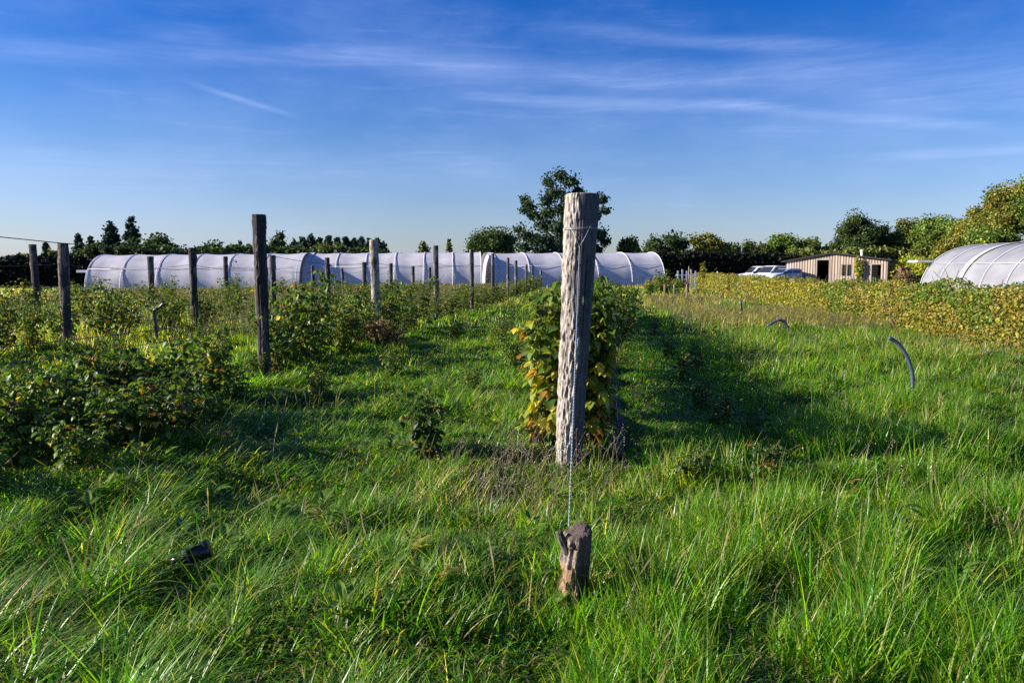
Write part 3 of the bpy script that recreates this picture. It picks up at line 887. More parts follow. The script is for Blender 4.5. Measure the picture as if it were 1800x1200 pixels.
# ------------------------------------------------------------------ pipes and other bits
def pipe(name, px, Y, rad, mat, label, cat='pipe', n=10):
    pts = [P(a, b, Y if np.isscalar(Y) else Y[i]) for i, (a, b) in enumerate(px)]
    pts = np.array(pts)
    # smooth the path (Catmull-Rom)
    out = []
    Q_ = np.concatenate([[2 * pts[0] - pts[1]], pts, [2 * pts[-1] - pts[-2]]])
    for i in range(1, len(Q_) - 2):
        for t in np.linspace(0, 1, 7)[:-1]:
            p0, p1, p2, p3 = Q_[i - 1:i + 3]
            out.append(.5 * ((2 * p1) + (-p0 + p2) * t + (2 * p0 - 5 * p1 + 4 * p2 - p3) * t ** 2 + (-p0 + 3 * p1 - 3 * p2 + p3) * t ** 3))
    out.append(pts[-1]); out = np.array(out)
    c = out[-1].copy(); mb = MB(); mb.tube(out - c, rad, n)
    o = mb.build(name, M[mat]); o.location = tuple(c); tag(o, label, cat)
    return o
g1 = G(1604, 692); y1 = g1[1]
pipe('bent_pipe', [(1562, 593), (1578, 603), (1592, 622), (1600, 642), (1604, 662), (1604, 700)], y1, .024, 'pipe', 'curved blue-grey plastic pipe sticking up in the meadow on the right')
g2 = G(1386, 582)
pipe('bent_pipe', [(1349, 573), (1360, 566), (1372, 562), (1380, 567), (1385, 578), (1387, 590)], g2[1], .036, 'pipe', 'low arched grey pipe hooked over in the middle of the meadow')
g3 = G(274, 604)
pipe('bent_pipe', [(288, 533), (281, 540), (272, 545), (272, 556), (275, 590), (276, 612)], g3[1], .034, 'pipedark', 'dark upright pipe with bent elbow in the grass on the left')
g4 = G(1302, 558)
pipe('short_stake', [(1302, 528), (1302, 562)], g4[1], .05, 'pipe', 'short grey stake standing in front of the hedge', 'stake')
# dry stalk behind the curved pipe
mb = MB(); c = G(1590, 640); Yk = c[1]
main = [P(1592, 640, Yk), P(1582, 598, Yk), P(1574, 575, Yk), P(1562, 555, Yk), P(1556, 535, Yk + .1), P(1550, 520, Yk + .1)]
mb.tube(np.array(main) - c, [.012, .012, .010, .009, .007, .004], 6, (.16, .11, .07))
for (a_, b_, e_) in ((2, (1568, 560), (1574, 548)), (3, (1548, 548), (1540, 540)), (4, (1562, 520), (1566, 510))):
    mb.tube(np.array([main[a_], P(*b_, Yk), P(*e_, Yk)]) - c, [.006, .005, .003], 5, (.2, .14, .09))
o = mb.build('dead_stalk', M['stem']); o.location = tuple(c); tag(o, 'dead brown branching stalk rising behind the curved pipe', 'stalk')
# twigs in front of the right tunnel
mb = MB(); c = P(1660, 510, 19); c[2] = float(gz(c[0], c[1]))
tw = [[(1668, 512), (1655, 492), (1640, 476)], [(1660, 505), (1645, 500), (1638, 485)], [(1672, 512), (1680, 490), (1686, 474)], [(1680, 492), (1690, 482)], [(1665, 505), (1668, 490), (1660, 470)]]
for t_ in tw:
    pts = np.array([P(*q_, 19) for q_ in t_]); 
    mb.tube(pts - c, np.linspace(.012, .005, len(pts)), 5, (.10, .07, .05))
mb.tube(np.array([c, P(1670, 512, 19)]) - c, .014, 5, (.1, .07, .05))
o = mb.build('bare_twigs', M['stem']); o.location = tuple(c); tag(o, 'bare dark twigs sticking up in front of the right tunnel', 'twigs')

# things lying in the grass, bottom left
g5 = G(318, 1010); q1 = P(345, 972, g5[1] + .0); q0 = P(300, 990, g5[1] - .03)
mb = MB(); ax = norm(q1 - q0); c = q0
tt = np.array([0, .04, .09, .095, .14, .2]) ; rr = np.array([.030, .033, .036, .043, .045, .047])
mb.tube([q0 * 0 + ax * t for t in tt], rr, 24)
CLEAR.append((q0[0], q0[1], .07)); CLEAR.append((q0[0] * .96 + .03, q0[1] - .10, .10)); CLEAR.append((q0[0] - .08, q0[1] - .08, .08))
e = empty('plastic_tube', c); mb.build('tube_body', M['blackplastic'], e)
mb = MB(); mb.tube([ax * .092, ax * .10], .048, 24); mb.build('collar', M['pipe'], e)
tag(e, 'black plastic tube end lying in the long grass at bottom left', 'tube')
c = P(273, 1006, g5[1] - .02); mb = MB()
us = np.linspace(-1, 1, 15); vs = np.linspace(-1, 1, 7); UU, VV = np.meshgrid(us, vs)
XX = UU * .085; YY = VV * .022 ; ZZ = UU * .03 + .012 * np.sin(UU * 9 + VV * 2) + .01 * np.cos(VV * 5)
ii = np.arange(14)[None] + np.arange(6)[:, None] * 15
q = np.stack([ii, ii + 1, ii + 16, ii + 15], -1).reshape(-1, 4); mb.add(np.stack([XX, YY, ZZ], -1).reshape(-1, 3), q)
o = mb.build('plastic_scrap', M['clearplastic']); o.location = tuple(c); md = o.modifiers.new('t', 'SOLIDIFY'); md.thickness = .003
tag(o, 'crumpled pale plastic scrap in grass beside the black tube', 'plastic scrap')

# ------------------------------------------------------------------ polytunnels
def tunnel(A, B, w, H, nh, label, ends=(True, True), board=None, seed=0, zoff=-.05, group=None, bands=(), film='film', strip='strip', hoop='hoop'):
    """A, B: ground points under the centre line ends"""
    A = np.array([*A, float(gz(*A)) + zoff]); B = np.array([*B, float(gz(*B)) + zoff])
    ax = B - A; Ln = np.linalg.norm(ax[:2]); u = ax / Ln
    side = np.array([u[1], -u[0], 0.])
    e = empty('polytunnel', A)
    def arch(t, f=1.):
        c, s = np.cos(t), np.sin(t)
        return w * f * np.sign(c) * np.abs(c) ** .85, H * f * np.abs(s) ** .9
    n = nh * 8 + 1; m = 33
    S = np.linspace(0, Ln, n); T = np.linspace(0, np.pi, m)
    SS, TT = np.meshgrid(S, T, indexing='ij')
    f = 1 - .018 * np.sin(np.pi * ((SS / Ln * nh) % 1)) ** 2 - .006 * vn(SS * 1.3, TT * 6, seed)
    xx, zz = arch(TT, f)
    V = SS[..., None] * u + xx[..., None] * side + zz[..., None] * np.array([0, 0, 1.])
    ii = np.arange(m - 1)[None] + np.arange(n - 1)[:, None] * m
    q = np.stack([ii, ii + m, ii + m + 1, ii + 1], -1).reshape(-1, 4)
    mb = MB(); mb.add(V.reshape(-1, 3), q); mb.build('cover', M[film], e)
    for k in range(nh + 1):
        mb = MB(); x_, z_ = arch(T, 1.008)
        # pull edge hoops in slightly
        s_ = np.clip(k * Ln / nh, .04, Ln - .04)
        mb.tube(s_ * u + x_[:, None] * side + z_[:, None] * np.array([0, 0, 1.]), .026, 6)
        mb.build('hoop', M[hoop], e)
        if k in bands:
            x_, z_ = arch(T, 1.012); pts = s_ * u + x_[:, None] * side + z_[:, None] * np.array([0, 0, 1.])
            Vv = np.concatenate([pts - u * .3, pts + u * .3]); mb = MB(); j_ = np.arange(m - 1)[:, None]
            mb.add(Vv, np.concatenate([j_, j_ + 1, j_ + 1 + m, j_ + m], 1), None); mb.build('lap_strip', M[strip], e)
    for hh in (.62,):
        tt_ = math.asin(hh ** (1 / .9))
        for sg in (0, 1):
            t_ = tt_ if sg == 0 else np.pi - tt_
            x_, z_ = arch(np.array([t_]), 1.004)
            mb = MB(); mb.tube([x_[0] * side + [0, 0, z_[0]], Ln * u + x_[0] * side + [0, 0, z_[0]]], .016, 5)
            mb.build('side_rail', M['hoop'], e)
    for k, on in enumerate(ends):
        if not on: continue
        mb = MB(); x_, z_ = arch(T, .985)
        c_ = (.03 if k == 0 else Ln - .03)
        pts = c_ * u + x_[:, None] * side + z_[:, None] * np.array([0, 0, 1.])
        cen = c_ * u
        Vv = np.concatenate([pts, [cen]]); f3 = [(m, i_, i_ + 1) for i_ in range(m - 1)]
        mb.add(Vv, f3); mb.build('end_panel', M[film], e, False)
    if board is not None:
        mb = MB(); a_, b_, th = board
        a_ = np.asarray(a_) - A; b_ = np.asarray(b_) - A
        d = norm(b_ - a_); s_ = norm(np.cross(d, [0, 0, 1.])) * .6
        v = [a_ - s_, a_ + s_, b_ + s_, b_ - s_]; v = v + [p + np.array([0, 0, th]) for p in v]
        mb.add(v, [(0, 3, 2, 1), (4, 5, 6, 7), (0, 1, 5, 4), (1, 2, 6, 5), (2, 3, 7, 6), (3, 0, 4, 7)])
        mb.build('end_board', M['whitewood'], e, False)
    tag(e, label, 'polytunnel', group)
    return e
RD = norm(np.array([.12, 1., 0]))
def front(px, Y, w):     # centre-line point behind a front base seen at px
    p = P(px, 508, Y)
    return (p[0] + RD[0] * w, p[1] + RD[1] * w)
tunnel(front(136, 64, 4), front(508, 64.5, 4), 4, 3.3, 6, 'long white plastic polytunnel, leftmost of the three in line, board at its end', board=(P(141, 479, 67), P(166, 479, 67), .22), seed=1, group='white polytunnels in a line', bands=(6,))
tunnel(front(521, 66, 4), front(832, 67, 4), 4, 3.35, 6, 'white plastic polytunnel in the middle of the three in line', seed=2, group='white polytunnels in a line', bands=(0,))
tunnel(front(846, 69, 4), front(1147, 72, 4), 4, 3.3, 5, 'white plastic polytunnel on the right of the three, behind big post', seed=3, group='white polytunnels in a line', bands=(0,))
# the one on the right runs with the rows
A_ = (rowx(20.7 + 4, 50.), 50.); B_ = (rowx(24.7, 26.), 26.)
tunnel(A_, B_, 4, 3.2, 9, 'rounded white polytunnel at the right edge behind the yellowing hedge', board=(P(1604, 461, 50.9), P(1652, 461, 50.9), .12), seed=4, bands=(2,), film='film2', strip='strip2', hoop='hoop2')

# ------------------------------------------------------------------ timber shed
def shed():
    Y = 74.
    e = empty('timber_shed', (0, 0, 0))
    TH = R(33); ct, sn = math.cos(TH), math.sin(TH); YL = 77.; XL = P(1381, 500, YL)[0]
    def S(px):      # distance along the turned front seen at px
        k_ = P(px, 480, 1.)[0]; return (k_ * YL - XL) / (ct + k_ * sn)
    def ZZ(px, py): return P(px, py, YL - S(px) * sn)[2]
    xl, xr = XL, XL + S(1560)
    zb = float(gz((xl + xr) / 2, Y)) - .1
    org = np.array([xl, YL, zb])
    W = xr - xl; ap = S(1462); za = ZZ(1462, 446) - zb; zl = ZZ(1382, 459) - zb; zr = ZZ(1560, 457) - zb
    def ztop(x): return zl + (za - zl) * x / ap if x < ap else za + (zr - za) * (x - ap) / (W - ap)
    X = S
    def Zp(px, py): return ZZ(px, py) - zb
    ops = [(X(1436), X(1458), 0, Zp(1447, 457)), (X(1479), X(1498), Zp(1488, 486), Zp(1488, 464)), (X(1532), X(1550), 0, Zp(1541, 465))]
    mb = MB(); x = 0; k = 0; r = np.random.default_rng(8)
    pw = .155
    while x < W - .01:
        x1 = min(x + pw, W); xm = (x + x1) / 2; gap = .012
        iv = [(0, ztop(xm) - .04)]
        for (a, b, lo, hi) in ops:
            if a < xm < b:
                iv = [(hi, iv[-1][1])] + ([(0, lo)] if lo > 0 else [])
        prot = .03 if k % 2 else 0
        c = np.array([.50, .40, .33]) * r.uniform(.75, 1.15) * (1 if k % 2 else .5)
        for lo, hi in iv:
            mb.box(x + (0 if k % 2 else -.02), x1 - gap + (0 if k % 2 else .02), -prot - .02, .03, lo, hi, c)
        x += pw * (1 if k % 2 else .62); k += 1
    mb.build('front_wall', M['board'], e, False)
    D = 7.
    for xx in (0, W):
        y = 0; mb = MB()
        while y < D:
            h = zl if xx == 0 else zr
            mb.box(xx - .03, xx + .03, y + .06, y + .14 + .06, 0, h - .05, np.array([.34, .26, .2]) * r.uniform(.8, 1.1)); y += .16
        mb.build('side_wall', M['board'], e, False)
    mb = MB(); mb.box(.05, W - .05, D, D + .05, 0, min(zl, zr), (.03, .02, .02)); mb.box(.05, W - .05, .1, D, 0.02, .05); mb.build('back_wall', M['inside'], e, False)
    mb = MB()
    for (x0, z0, x1, z1) in ((-.45, zl - .13, ap, za), (ap, za, W + .35, zr - .08)):
        v = [(x0, -.3, z0), (x1, -.3, z1), (x1, D + .3, z1), (x0, D + .3, z0)]; v += [(a, b, c + .14) for a, b, c in v]
        mb.add(v, [(0, 3, 2, 1), (4, 5, 6, 7), (0, 1, 5, 4), (1, 2, 6, 5), (2, 3, 7, 6), (3, 0, 4, 7)])
    mb.build('roof', M['felt'], e, False)
    a, b, lo, hi = ops[1]
    f = MB()
    for (p, q_, s, t) in ((a, a + .06, lo, hi), (b - .06, b, lo, hi), (a + .06, b - .06, lo, lo + .07), (a + .06, b - .06, hi - .07, hi), ((a + b) / 2 - .05, (a + b) / 2 + .05, lo + .07, hi - .07)):
        f.box(p, q_, -.06, .02, s, t, (.3, .22, .17))
    w = f.build('window', M['board'], e, False)
    gl = MB(); gl.box(a + .03, b - .03, .035, .045, lo + .03, hi - .03); gl.build('pane', M['glass'], w, False)
    for (a, b, lo, hi) in (ops[0], ops[2]):
        f = MB()
        f.box(a - .09, a, -.07, .02, 0, hi + .1, (.38, .29, .23)); f.box(b, b + .09, -.07, .02, 0, hi + .1, (.38, .29, .23)); f.box(a, b, -.07, .02, hi, hi + .1, (.38, .29, .23))
        f.build('door_frame', M['board'], e, False)
    # open door leaf of the right doorway
    a, b, lo, hi = ops[2]
    f = MB()
    for i_ in range(5): f.box(a + .02 + i_ * .09, a + .1 + i_ * .09, .1 + i_ * .14, .14 + i_ * .14, .05, hi - .05, (.33, .25, .2))
    f.build('door', M['board'], e, False)
    # stuff seen in the open bay
    f = MB(); xc = X(1510); zc = ztop(xc)
    f.tube([(xc, 1.2, zc - .3), (xc, 1.2, zc + .55)], .11, 12); f.tube([(xc, 1.2, zc + .5), (xc, 1.2, zc + .68)], .16, 12)
    f.build('flue', M['whitewood'], e)
    e.location = tuple(org); e.rotation_euler = (0, 0, -TH)
    tag(e, 'low timber shed of vertical boards with dark doorways and felt roof', 'shed')
    return org, X, YL, sn, ct
sorg, SX, SYL, ssn, sct = shed()

def leafmass(name, cen, ext, n, size, pal, label, cat, seed, mat='leaf', clumps=14, stem=True):
    r = np.random.default_rng(seed); cen = np.asarray(cen, float); ext = np.asarray(ext, float)
    cc = r.uniform(-1, 1, (clumps * 3, 3)); cc = cc[np.linalg.norm(cc, axis=1) < 1][:clumps]
    k = r.integers(0, len(cc), n)
    d = norm(r.normal(0, 1, (n, 3)))
    p = (cc[k] * .75 + d * (.42 * r.random((n, 1)) ** .4)) * ext
    nn = norm(d + r.normal(0, .5, (n, 3)) + [0, 0, .3])
    fm = MB(); scatter(fm, DIA_V, DIA_F, p, r.normal(0, 1, (n, 3)) + [0, 0, -.5], nn, size * r.uniform(.7, 1.3, n), pick(pal, n, r))
    b = cen.copy(); b[2] = float(gz(cen[0], cen[1]))
    e = empty(name, b); shift(fm, cen - b); fm.build('foliage', M[mat], e)
    if stem:
        sm = MB()
        for j in range(min(8, len(cc))):
            a_ = np.zeros(3); q_ = cc[j] * .75 * ext + (cen - b)
            sm.tube([a_ + [cc[j][0] * .1, 0, -.05], q_ * [.4, .4, .5], q_], [.04, .03, .015], 5, (.09, .07, .05), cap=False)
        sm.build('stems', M['cane'], e)
    tag(e, label, cat)
    return e
PAL['vine'] = ([(.20, .26, .02), (.30, .32, .03), (.42, .38, .03), (.12, .18, .02), (.5, .4, .05)], [.3, .28, .18, .16, .08])
PAL['darktree'] = ([(.035, .06, .016), (.05, .085, .02), (.07, .105, .024), (.025, .045, .014)], [.3, .3, .2, .2])
PAL['conifer'] = ([(.02, .045, .028), (.03, .06, .034), (.042, .075, .036)], [.4, .35, .25])
PAL['olive'] = ([(.09, .12, .025), (.13, .155, .03), (.17, .17, .04), (.06, .085, .02), (.2, .16, .05)], [.3, .3, .15, .2, .05])
PAL['fresh'] = ([(.07, .125, .02), (.11, .175, .026), (.15, .21, .03), (.05, .085, .018), (.26, .24, .03)], [.28, .3, .2, .15, .07])
PAL['autumn'] = ([(.10, .13, .02), (.17, .18, .025), (.28, .22, .03), (.36, .2, .04), (.06, .09, .02)], [.3, .28, .16, .08, .18])
PAL['euca'] = ([(.035, .065, .035), (.05, .085, .045), (.025, .045, .025), (.075, .11, .055)], [.3, .3, .25, .15])
PAL['brown'] = ([(.16, .10, .05), (.22, .14, .08), (.11, .08, .05), (.28, .2, .12)], [.3, .3, .2, .2])
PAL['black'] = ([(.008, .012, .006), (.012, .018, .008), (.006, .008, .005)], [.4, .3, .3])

leafmass('climbing_vine', (sorg[0] + SX(1509) * sct - .2, SYL - SX(1509) * ssn - .4, P(1509, 470, 72)[2]), (.55, .28, 1.3), 700, .16, 'vine', 'yellow-green vine climbing the shed front between window and right doorway', 'vine', 600)
leafmass('vine_mound', P(1607, 478, 72), (2.1, 2.2, 1.75), 6500, .2, 'vine', 'bright yellow-green vine mound between the shed and right tunnel', 'vine', 601, clumps=30)
leafmass('brown_shrub', P(1590, 492, 60), (1.0, 1., .75), 1500, .12, 'brown', 'brown dead shrub in front of the vine mound', 'shrub', 602)
mb = MB(); c = P(1590, 472, 66)
for r_ in range(6):
    for q_ in range(5): mb.box(-.4 + q_ * .162, -.4 + q_ * .162 + .15, -.25, .25, -.9 + r_ * .16, -.9 + r_ * .16 + .145)
mb.box(-.36, .36, -.2, .2, -c[2], .02); mb.box(-.45, .45, -.3, .3, .07, .14)
o = mb.build('brick_pier', M['brick'], smooth_=False); o.location = tuple(c); tag(o, 'small brown brick pier showing in front of the vine mound', 'pier')

# ------------------------------------------------------------------ vans
def van(loc, rz, L, W, H, label, paint, kind):
    e = empty('parked_van', loc, rz)
    # side profile, nose towards -x
    if kind == 'van':
        prof = [(0, .45), (0, .95), (.25, 1.12), (.95, 1.22), (1.65, H * .97), (2.0, H), (L - .25, H), (L - .04, H * .94), (L, .5), (L - .05, .38), (.1, .35)]
    else:
        prof = [(0, .45), (.02, .78), (.3, .95), (1.1, 1.02), (1.75, H * .97), (2.1, H), (L - .9, H), (L - .15, 1.05), (L, .9), (L, .5), (L - .1, .38), (.1, .35)]
    prof = np.array(prof)
    mb = MB(); n = len(prof)
    ys = [-.5, -.47, 0, .47, .5]; V = []
    for yv in ys:
        inset = .035 if abs(yv) == .5 else 0.
        for (x, z) in prof:
            cx = L / 2; tumble = 1 - .13 * max(0, z - 1.0)
            V.append((cx + (x - cx) * (1 - inset / 2), yv * W * tumble, z - inset * (1 if z > 1.4 else 0)))
    q = []
    for a in range(len(ys) - 1):
        for i_ in range(n):
            j = (i_ + 1) % n; q.append((a * n + i_, (a + 1) * n + i_, (a + 1) * n + j, a * n + j))
    V.append((L / 2, -.5 * W, .8)); V.append((L / 2, .5 * W, .8))
    f3 = [(len(V) - 2, i_, (i_ + 1) % n) for i_ in range(n)] + [(len(V) - 1, 4 * n + (i_ + 1) % n, 4 * n + i_) for i_ in range(n)]
    mb.addmix(V, f3, q); mb.build('body', M[paint], e)
    def quad3(name, pts, mat):
        m_ = MB(); pts = [np.array(p, float) for p in pts]
        nrm = norm(np.cross(pts[1] - pts[0], pts[2] - pts[0])) * .012
        v = [p + nrm for p in pts] + [p - nrm for p in pts]
        m_.add(v, [(0, 1, 2, 3), (7, 6, 5, 4), (0, 4, 5, 1), (1, 5, 6, 2), (2, 6, 7, 3), (3, 7, 4, 0)])
        return m_.build(name, M[mat], e, False)
    zr_ = H * .97; zb_ = 1.22 if kind == 'van' else 1.02; xb = .95 if kind == 'van' else 1.1; xt = 1.65 if kind == 'van' else 1.75
    def hw(z): return .5 * W * (1 - .13 * max(0, z - 1.0))
    a = .06; b = .94
    P0 = lambda f: (xb + (xt - xb) * f - .015, zb_ + (zr_ - zb_) * f + .015)
    (xa, za_), (xc, zc_) = P0(a), P0(b)
    quad3('windscreen', [(xa, -hw(za_) * .9, za_), (xa, hw(za_) * .9, za_), (xc, hw(zc_) * .88, zc_), (xc, -hw(zc_) * .88, zc_)], 'glass')
    for sgn in (-1, 1):
        for (s, t) in (((xb + .25, 2.15) if kind == 'van' else (xb + .3, 2.2)), (2.3, 3.2)) if True else ():
            z0 = zb_ + .02; z1 = H - .17
            x0b, x0t = s, min(s + (.5 if s < 2 else 0), t - .1)
            quad3('side_window', [(x0b, sgn * (hw(z0) + .004), z0), (t, sgn * (hw(z0) + .004), z0), (t, sgn * (hw(z1) + .006), z1), (x0t, sgn * (hw(z1) + .006), z1)], 'glass')
        m_ = MB(); m_.box(-.02, .06, sgn * W * .36 - .12, sgn * W * .36 + .12, .68, .82); m_.build('headlight', M['lamp'], e, False)
        for xw in (.85, L - .85):
            m_ = MB(); m_.tube([(xw, sgn * (W / 2 - .2), .32), (xw, sgn * (W / 2 + .01), .32)], .32, 20); wh = m_.build('wheel', M['tyre'], e)
            m_ = MB(); m_.tube([(xw, sgn * (W / 2 + .0), .32), (xw, sgn * (W / 2 + .03), .32)], .2, 14); m_.build('rim', M['rim'], wh)
        m_ = MB(); m_.box(xb + .15, xb + .33, sgn * (hw(1.2) + .08) - .08, sgn * (hw(1.2) + .08) + .08, zb_ - .02, zb_ + .2); m_.build('mirror', M['tyre'], e, False)
    m_ = MB(); m_.box(-.05, .12, -W * .48, W * .48, .32, .55); m_.build('bumper', M['tyre'], e, False)
    tag(e, label, 'van', 'vans parked by the shed')
def gpos(px, Y): 
    p = P(px, 500, Y); return (p[0], Y, float(gz(p[0], Y)))
van(gpos(1300, 84), R(6), 4.9, 1.9, 1.98, 'white van furthest back, its sloping windscreen leftmost of the three', 'vanpaint', 'van')
van(gpos(1330, 80), R(26), 4.3, 1.9, 2.0, 'tall white van in the middle, tallest of the three beside the shed', 'vanpaint', 'van')
van(gpos(1350, 75), R(20), 3.4, 1.7, 1.68, 'small pale blue van in front, nearest to the shed', 'vanblue', 'van')

# ------------------------------------------------------------------ trees
def tree(px, pyt, wpx, Y, label, style='round', pal='fresh', n=5000, size=.32, seed=0, bot=None, name=None, tb=0., group=None, clumps=None, mat='tree', spots=None):
    r = np.random.default_rng(9000 + seed)
    topz = P(px, pyt, Y)[2]; x = P(px, 480, Y)[0]; gz0 = float(gz(x, Y)) if Y < 150 else 0.
    H = topz - gz0; rx = wpx / F * Y / 2
    base = np.array([x, Y, gz0])
    if style == 'conifer' and spots is None: rx *= 1.45; n = int(n * 1.6); size *= .8
    elif spots is None: n = int(n * 1.5); size *= .82
    zlo = H * .22 if bot is None else bot
    if Y < 97 and style != 'conifer': n = int(n * 1.6); size *= .78
    fm = MB(); tm = MB()
    if spots is not None:
        cc = []; cr = []
        for (sx, sy, sr) in spots:
            q_ = P(sx, sy, Y) - base; q_[1] = r.uniform(-.5, .5) * rx; cc.append(q_); cr.append(sr / F * Y)
        cc = np.array(cc); cr = np.array(cr)
    elif style == 'conifer':
        m = clumps or 80; zlo = min(zlo, .6)
        t = r.random(m) ** .8; a = r.uniform(0, 6.28, m)
        prof = (1 - t) ** .75 * (.9 + .2 * r.random(m))
        if tb: prof = np.clip(1 - t ** 2.2, 0, 1) * .9
        cc = np.stack([np.cos(a) * rx * prof * .75, np.sin(a) * rx * prof * .75, zlo * .5 + (H - zlo * .5) * t * .97], 1)
        cr = rx * (.16 + .24 * (1 - t))
    else:
        m = clumps or 34
        d = norm(r.normal(0, 1, (m, 3))); d[:, 2] = np.abs(d[:, 2]) * 1.2 - .45; d = norm(d)
        rad = r.uniform(.45, .82, m) * (1 + .22 * r.normal(0, 1, m).clip(-1.2, 1.2))
        cz = (H + zlo) / 2; ez = (H - zlo) / 2
        cc = d * rad[:, None] * np.array([rx, rx * .9, ez]) + [0, 0, cz]
        cr = r.uniform(.2, .36, m) * min(rx, ez * 1.3) 
        cc[:, 2] = np.minimum(cc[:, 2], H - cr * .8)
    w = cr ** 2; k = r.choice(len(cc), n, p=w / w.sum())
    d = norm(r.normal(0, 1, (n, 3))); rad = r.random(n) ** .45
    sq = np.array([1, 1, .72]) if style != 'column' else np.array([1, 1, 1.4])
    p = cc[k] + d * (rad * cr[k] * r.uniform(.8, 1.15, n))[:, None] * sq
    # sprigs that break the outline
    sp_ = r.random(n) < .10
    p = np.where(sp_[:, None], cc[k] + norm(d + [0, 0, .6]) * (cr[k] * r.uniform(1.0, 1.5, n))[:, None], p)
    p[:, 2] = np.clip(p[:, 2], .15, H * 1.03)
    nn = norm(d * .8 + r.normal(0, .6, (n, 3)) + [0, 0, .25])
    cl = r.uniform(.7, 1.3, len(cc))[k][:, None]
    scatter(fm, QV, QF, p, r.normal(0, 1, (n, 3)), nn, size * r.uniform(.6, 1.35, n), pick(pal, n, r) * cl)
    th = H * .78 if style in ('conifer', 'column') else H * .6
    tr = max(.08, H * .02)
    zs = np.linspace(0, th, 7); wob = np.cumsum(r.normal(0, .02 * rx, (7, 2)), 0); wob[0] = 0
    path = np.stack([wob[:, 0], wob[:, 1], zs - .1], 1)
    tm.tube(path, np.linspace(tr, tr * .35, 7), 8)
    for j in range(min(len(cc), 16 if spots is None else 30)):
        h0 = min(th * .95, max(H * .12, cc[j][2] * .55)); b0 = np.array([np.interp(h0, zs, path[:, 0]), np.interp(h0, zs, path[:, 1]), h0])
        mid = (b0 + cc[j]) / 2 + [0, 0, -.05 * H * .3]
        tm.tube([b0, mid, cc[j]], [tr * .4, tr * .28, tr * .12], 5, cap=False)
    e = empty(name or ('conifer_tree' if style == 'conifer' else 'broadleaf_tree'), base)
    fm.build('crown', M['needle'] if style == 'conifer' else M['tree'], e); tm.build('trunk', M['trunk'], e)
    tag(e, label, 'tree', group)
    return e

T = tree
T(84, 426, 24, 115, 'small dark conifer on the skyline between the two leftmost posts', 'conifer', 'conifer', 1400, .35, 1)
T(141, 410, 26, 112, 'slim dark conifer left of its twin, above the left tunnel end', 'conifer', 'conifer', 1500, .35, 2)
T(162, 414, 24, 112, 'slim dark conifer right of its twin, above the left tunnel end', 'conifer', 'conifer', 1500, .35, 3)
T(198, 391, 46, 115, 'broad dark conifer left of the tallest columnar conifer', 'conifer', 'conifer', 3200, .38, 4)
T(235, 380, 34, 115, 'tallest columnar dark conifer on the left skyline', 'conifer', 'conifer', 3200, .38, 5, tb=1.)
T(292, 414, 92, 105, 'wide dark spreading tree above the first polytunnel', 'round', 'darktree', 5000, .32, 6)
T(368, 426, 66, 105, 'low round dark tree above the first polytunnel, right of spreading one', 'round', 'darktree', 3200, .32, 7)
T(412, 432, 14, 120, 'tiny conifer left of the slightly taller one by tallest dark post', 'conifer', 'conifer', 700, .3, 8)
T(424, 421, 18, 120, 'small pointed conifer just left of the tallest dark post', 'conifer', 'conifer', 900, .3, 9)
T(488, 408, 52, 118, 'rounded dark-green tree just right of the tallest dark post', 'round', 'darktree', 3500, .32, 10)
T(455, 425, 40, 118, 'low dark tree directly behind the tallest dark post', 'round', 'darktree', 2500, .32, 101)
for k, (px, py) in enumerate([(518, 421), (533, 418), (548, 412), (563, 417), (579, 415), (594, 418), (609, 417), (623, 420), (637, 417), (651, 419), (664, 420), (674, 424)]):
    T(px, py, 30, 150 + (k % 3) * 4, 'dark conifer in the dense plantation, %s from its left end' % ORD[k], 'conifer', 'conifer', 2000, .5, 20 + k, bot=1., group='conifers of the dense plantation', tb=1.)
T(580, 428, 62, 128, 'brownish rounded shrub tree in front of the conifer plantation', 'round', 'olive', 2600, .32, 40)
T(745, 424, 34, 118, 'small olive tree above the tunnels left of the third post', 'conifer', 'olive', 1500, .33, 41, name='broadleaf_tree')
T(790, 420, 15, 122, 'tiny columnar tree between third and fourth near-row posts', 'conifer', 'olive', 900, .3, 42, tb=1., name='columnar_tree')
T(862, 403, 98, 92, 'rounded dark olive-green tree left of the tall eucalyptus', 'round', 'darktree', 9000, .26, 43)
spots = [(985, 308, 12), (965, 318, 12), (1003, 320, 14), (1018, 335, 12), (975, 340, 16), (1000, 345, 14), (960, 355, 13), (924, 348, 9), (930, 362, 13), (938, 378, 13), (920, 372, 8),
         (965, 375, 15), (990, 370, 16), (955, 395, 15), (980, 400, 18), (1005, 395, 15), (1040, 358, 13), (1056, 352, 11), (1062, 372, 9), (1045, 380, 13), (912, 402, 9), (922, 414, 13), (940, 420, 16), (965, 425, 18), (1000, 425, 18), (1035, 420, 16), (1055, 412, 13), (1064, 425, 10), (1030, 400, 12), (985, 440, 18), (950, 440, 16), (1020, 440, 18), (920, 436, 14), (1050, 438, 14)]
T(988, 298, 150, 105, 'tallest airy eucalyptus-like tree rising behind the big post', 'round', 'euca', 15000, .26, 44, spots=spots, name='eucalyptus_tree')
T(1105, 411, 46, 108, 'small round olive tree right of the big post', 'round', 'olive', 2800, .3, 45)
T(1170, 411, 92, 100, 'dark spreading tree above right end of the polytunnels', 'round', 'darktree', 6500, .28, 46)
T(1244, 409, 66, 100, 'round tree with yellowing top left of the vans', 'round', 'autumn', 5200, .28, 47)
T(1283, 426, 44, 105, 'small dark tree right of the yellow-topped one', 'round', 'darktree', 2400, .28, 48)
T(1325, 424, 70, 108, 'low dull tree above the dark hedge, left of the vans', 'round', 'olive', 4000, .28, 49)
T(1374, 412, 70, 110, 'rounded green tree behind the vans', 'round', 'fresh', 5200, .28, 50)
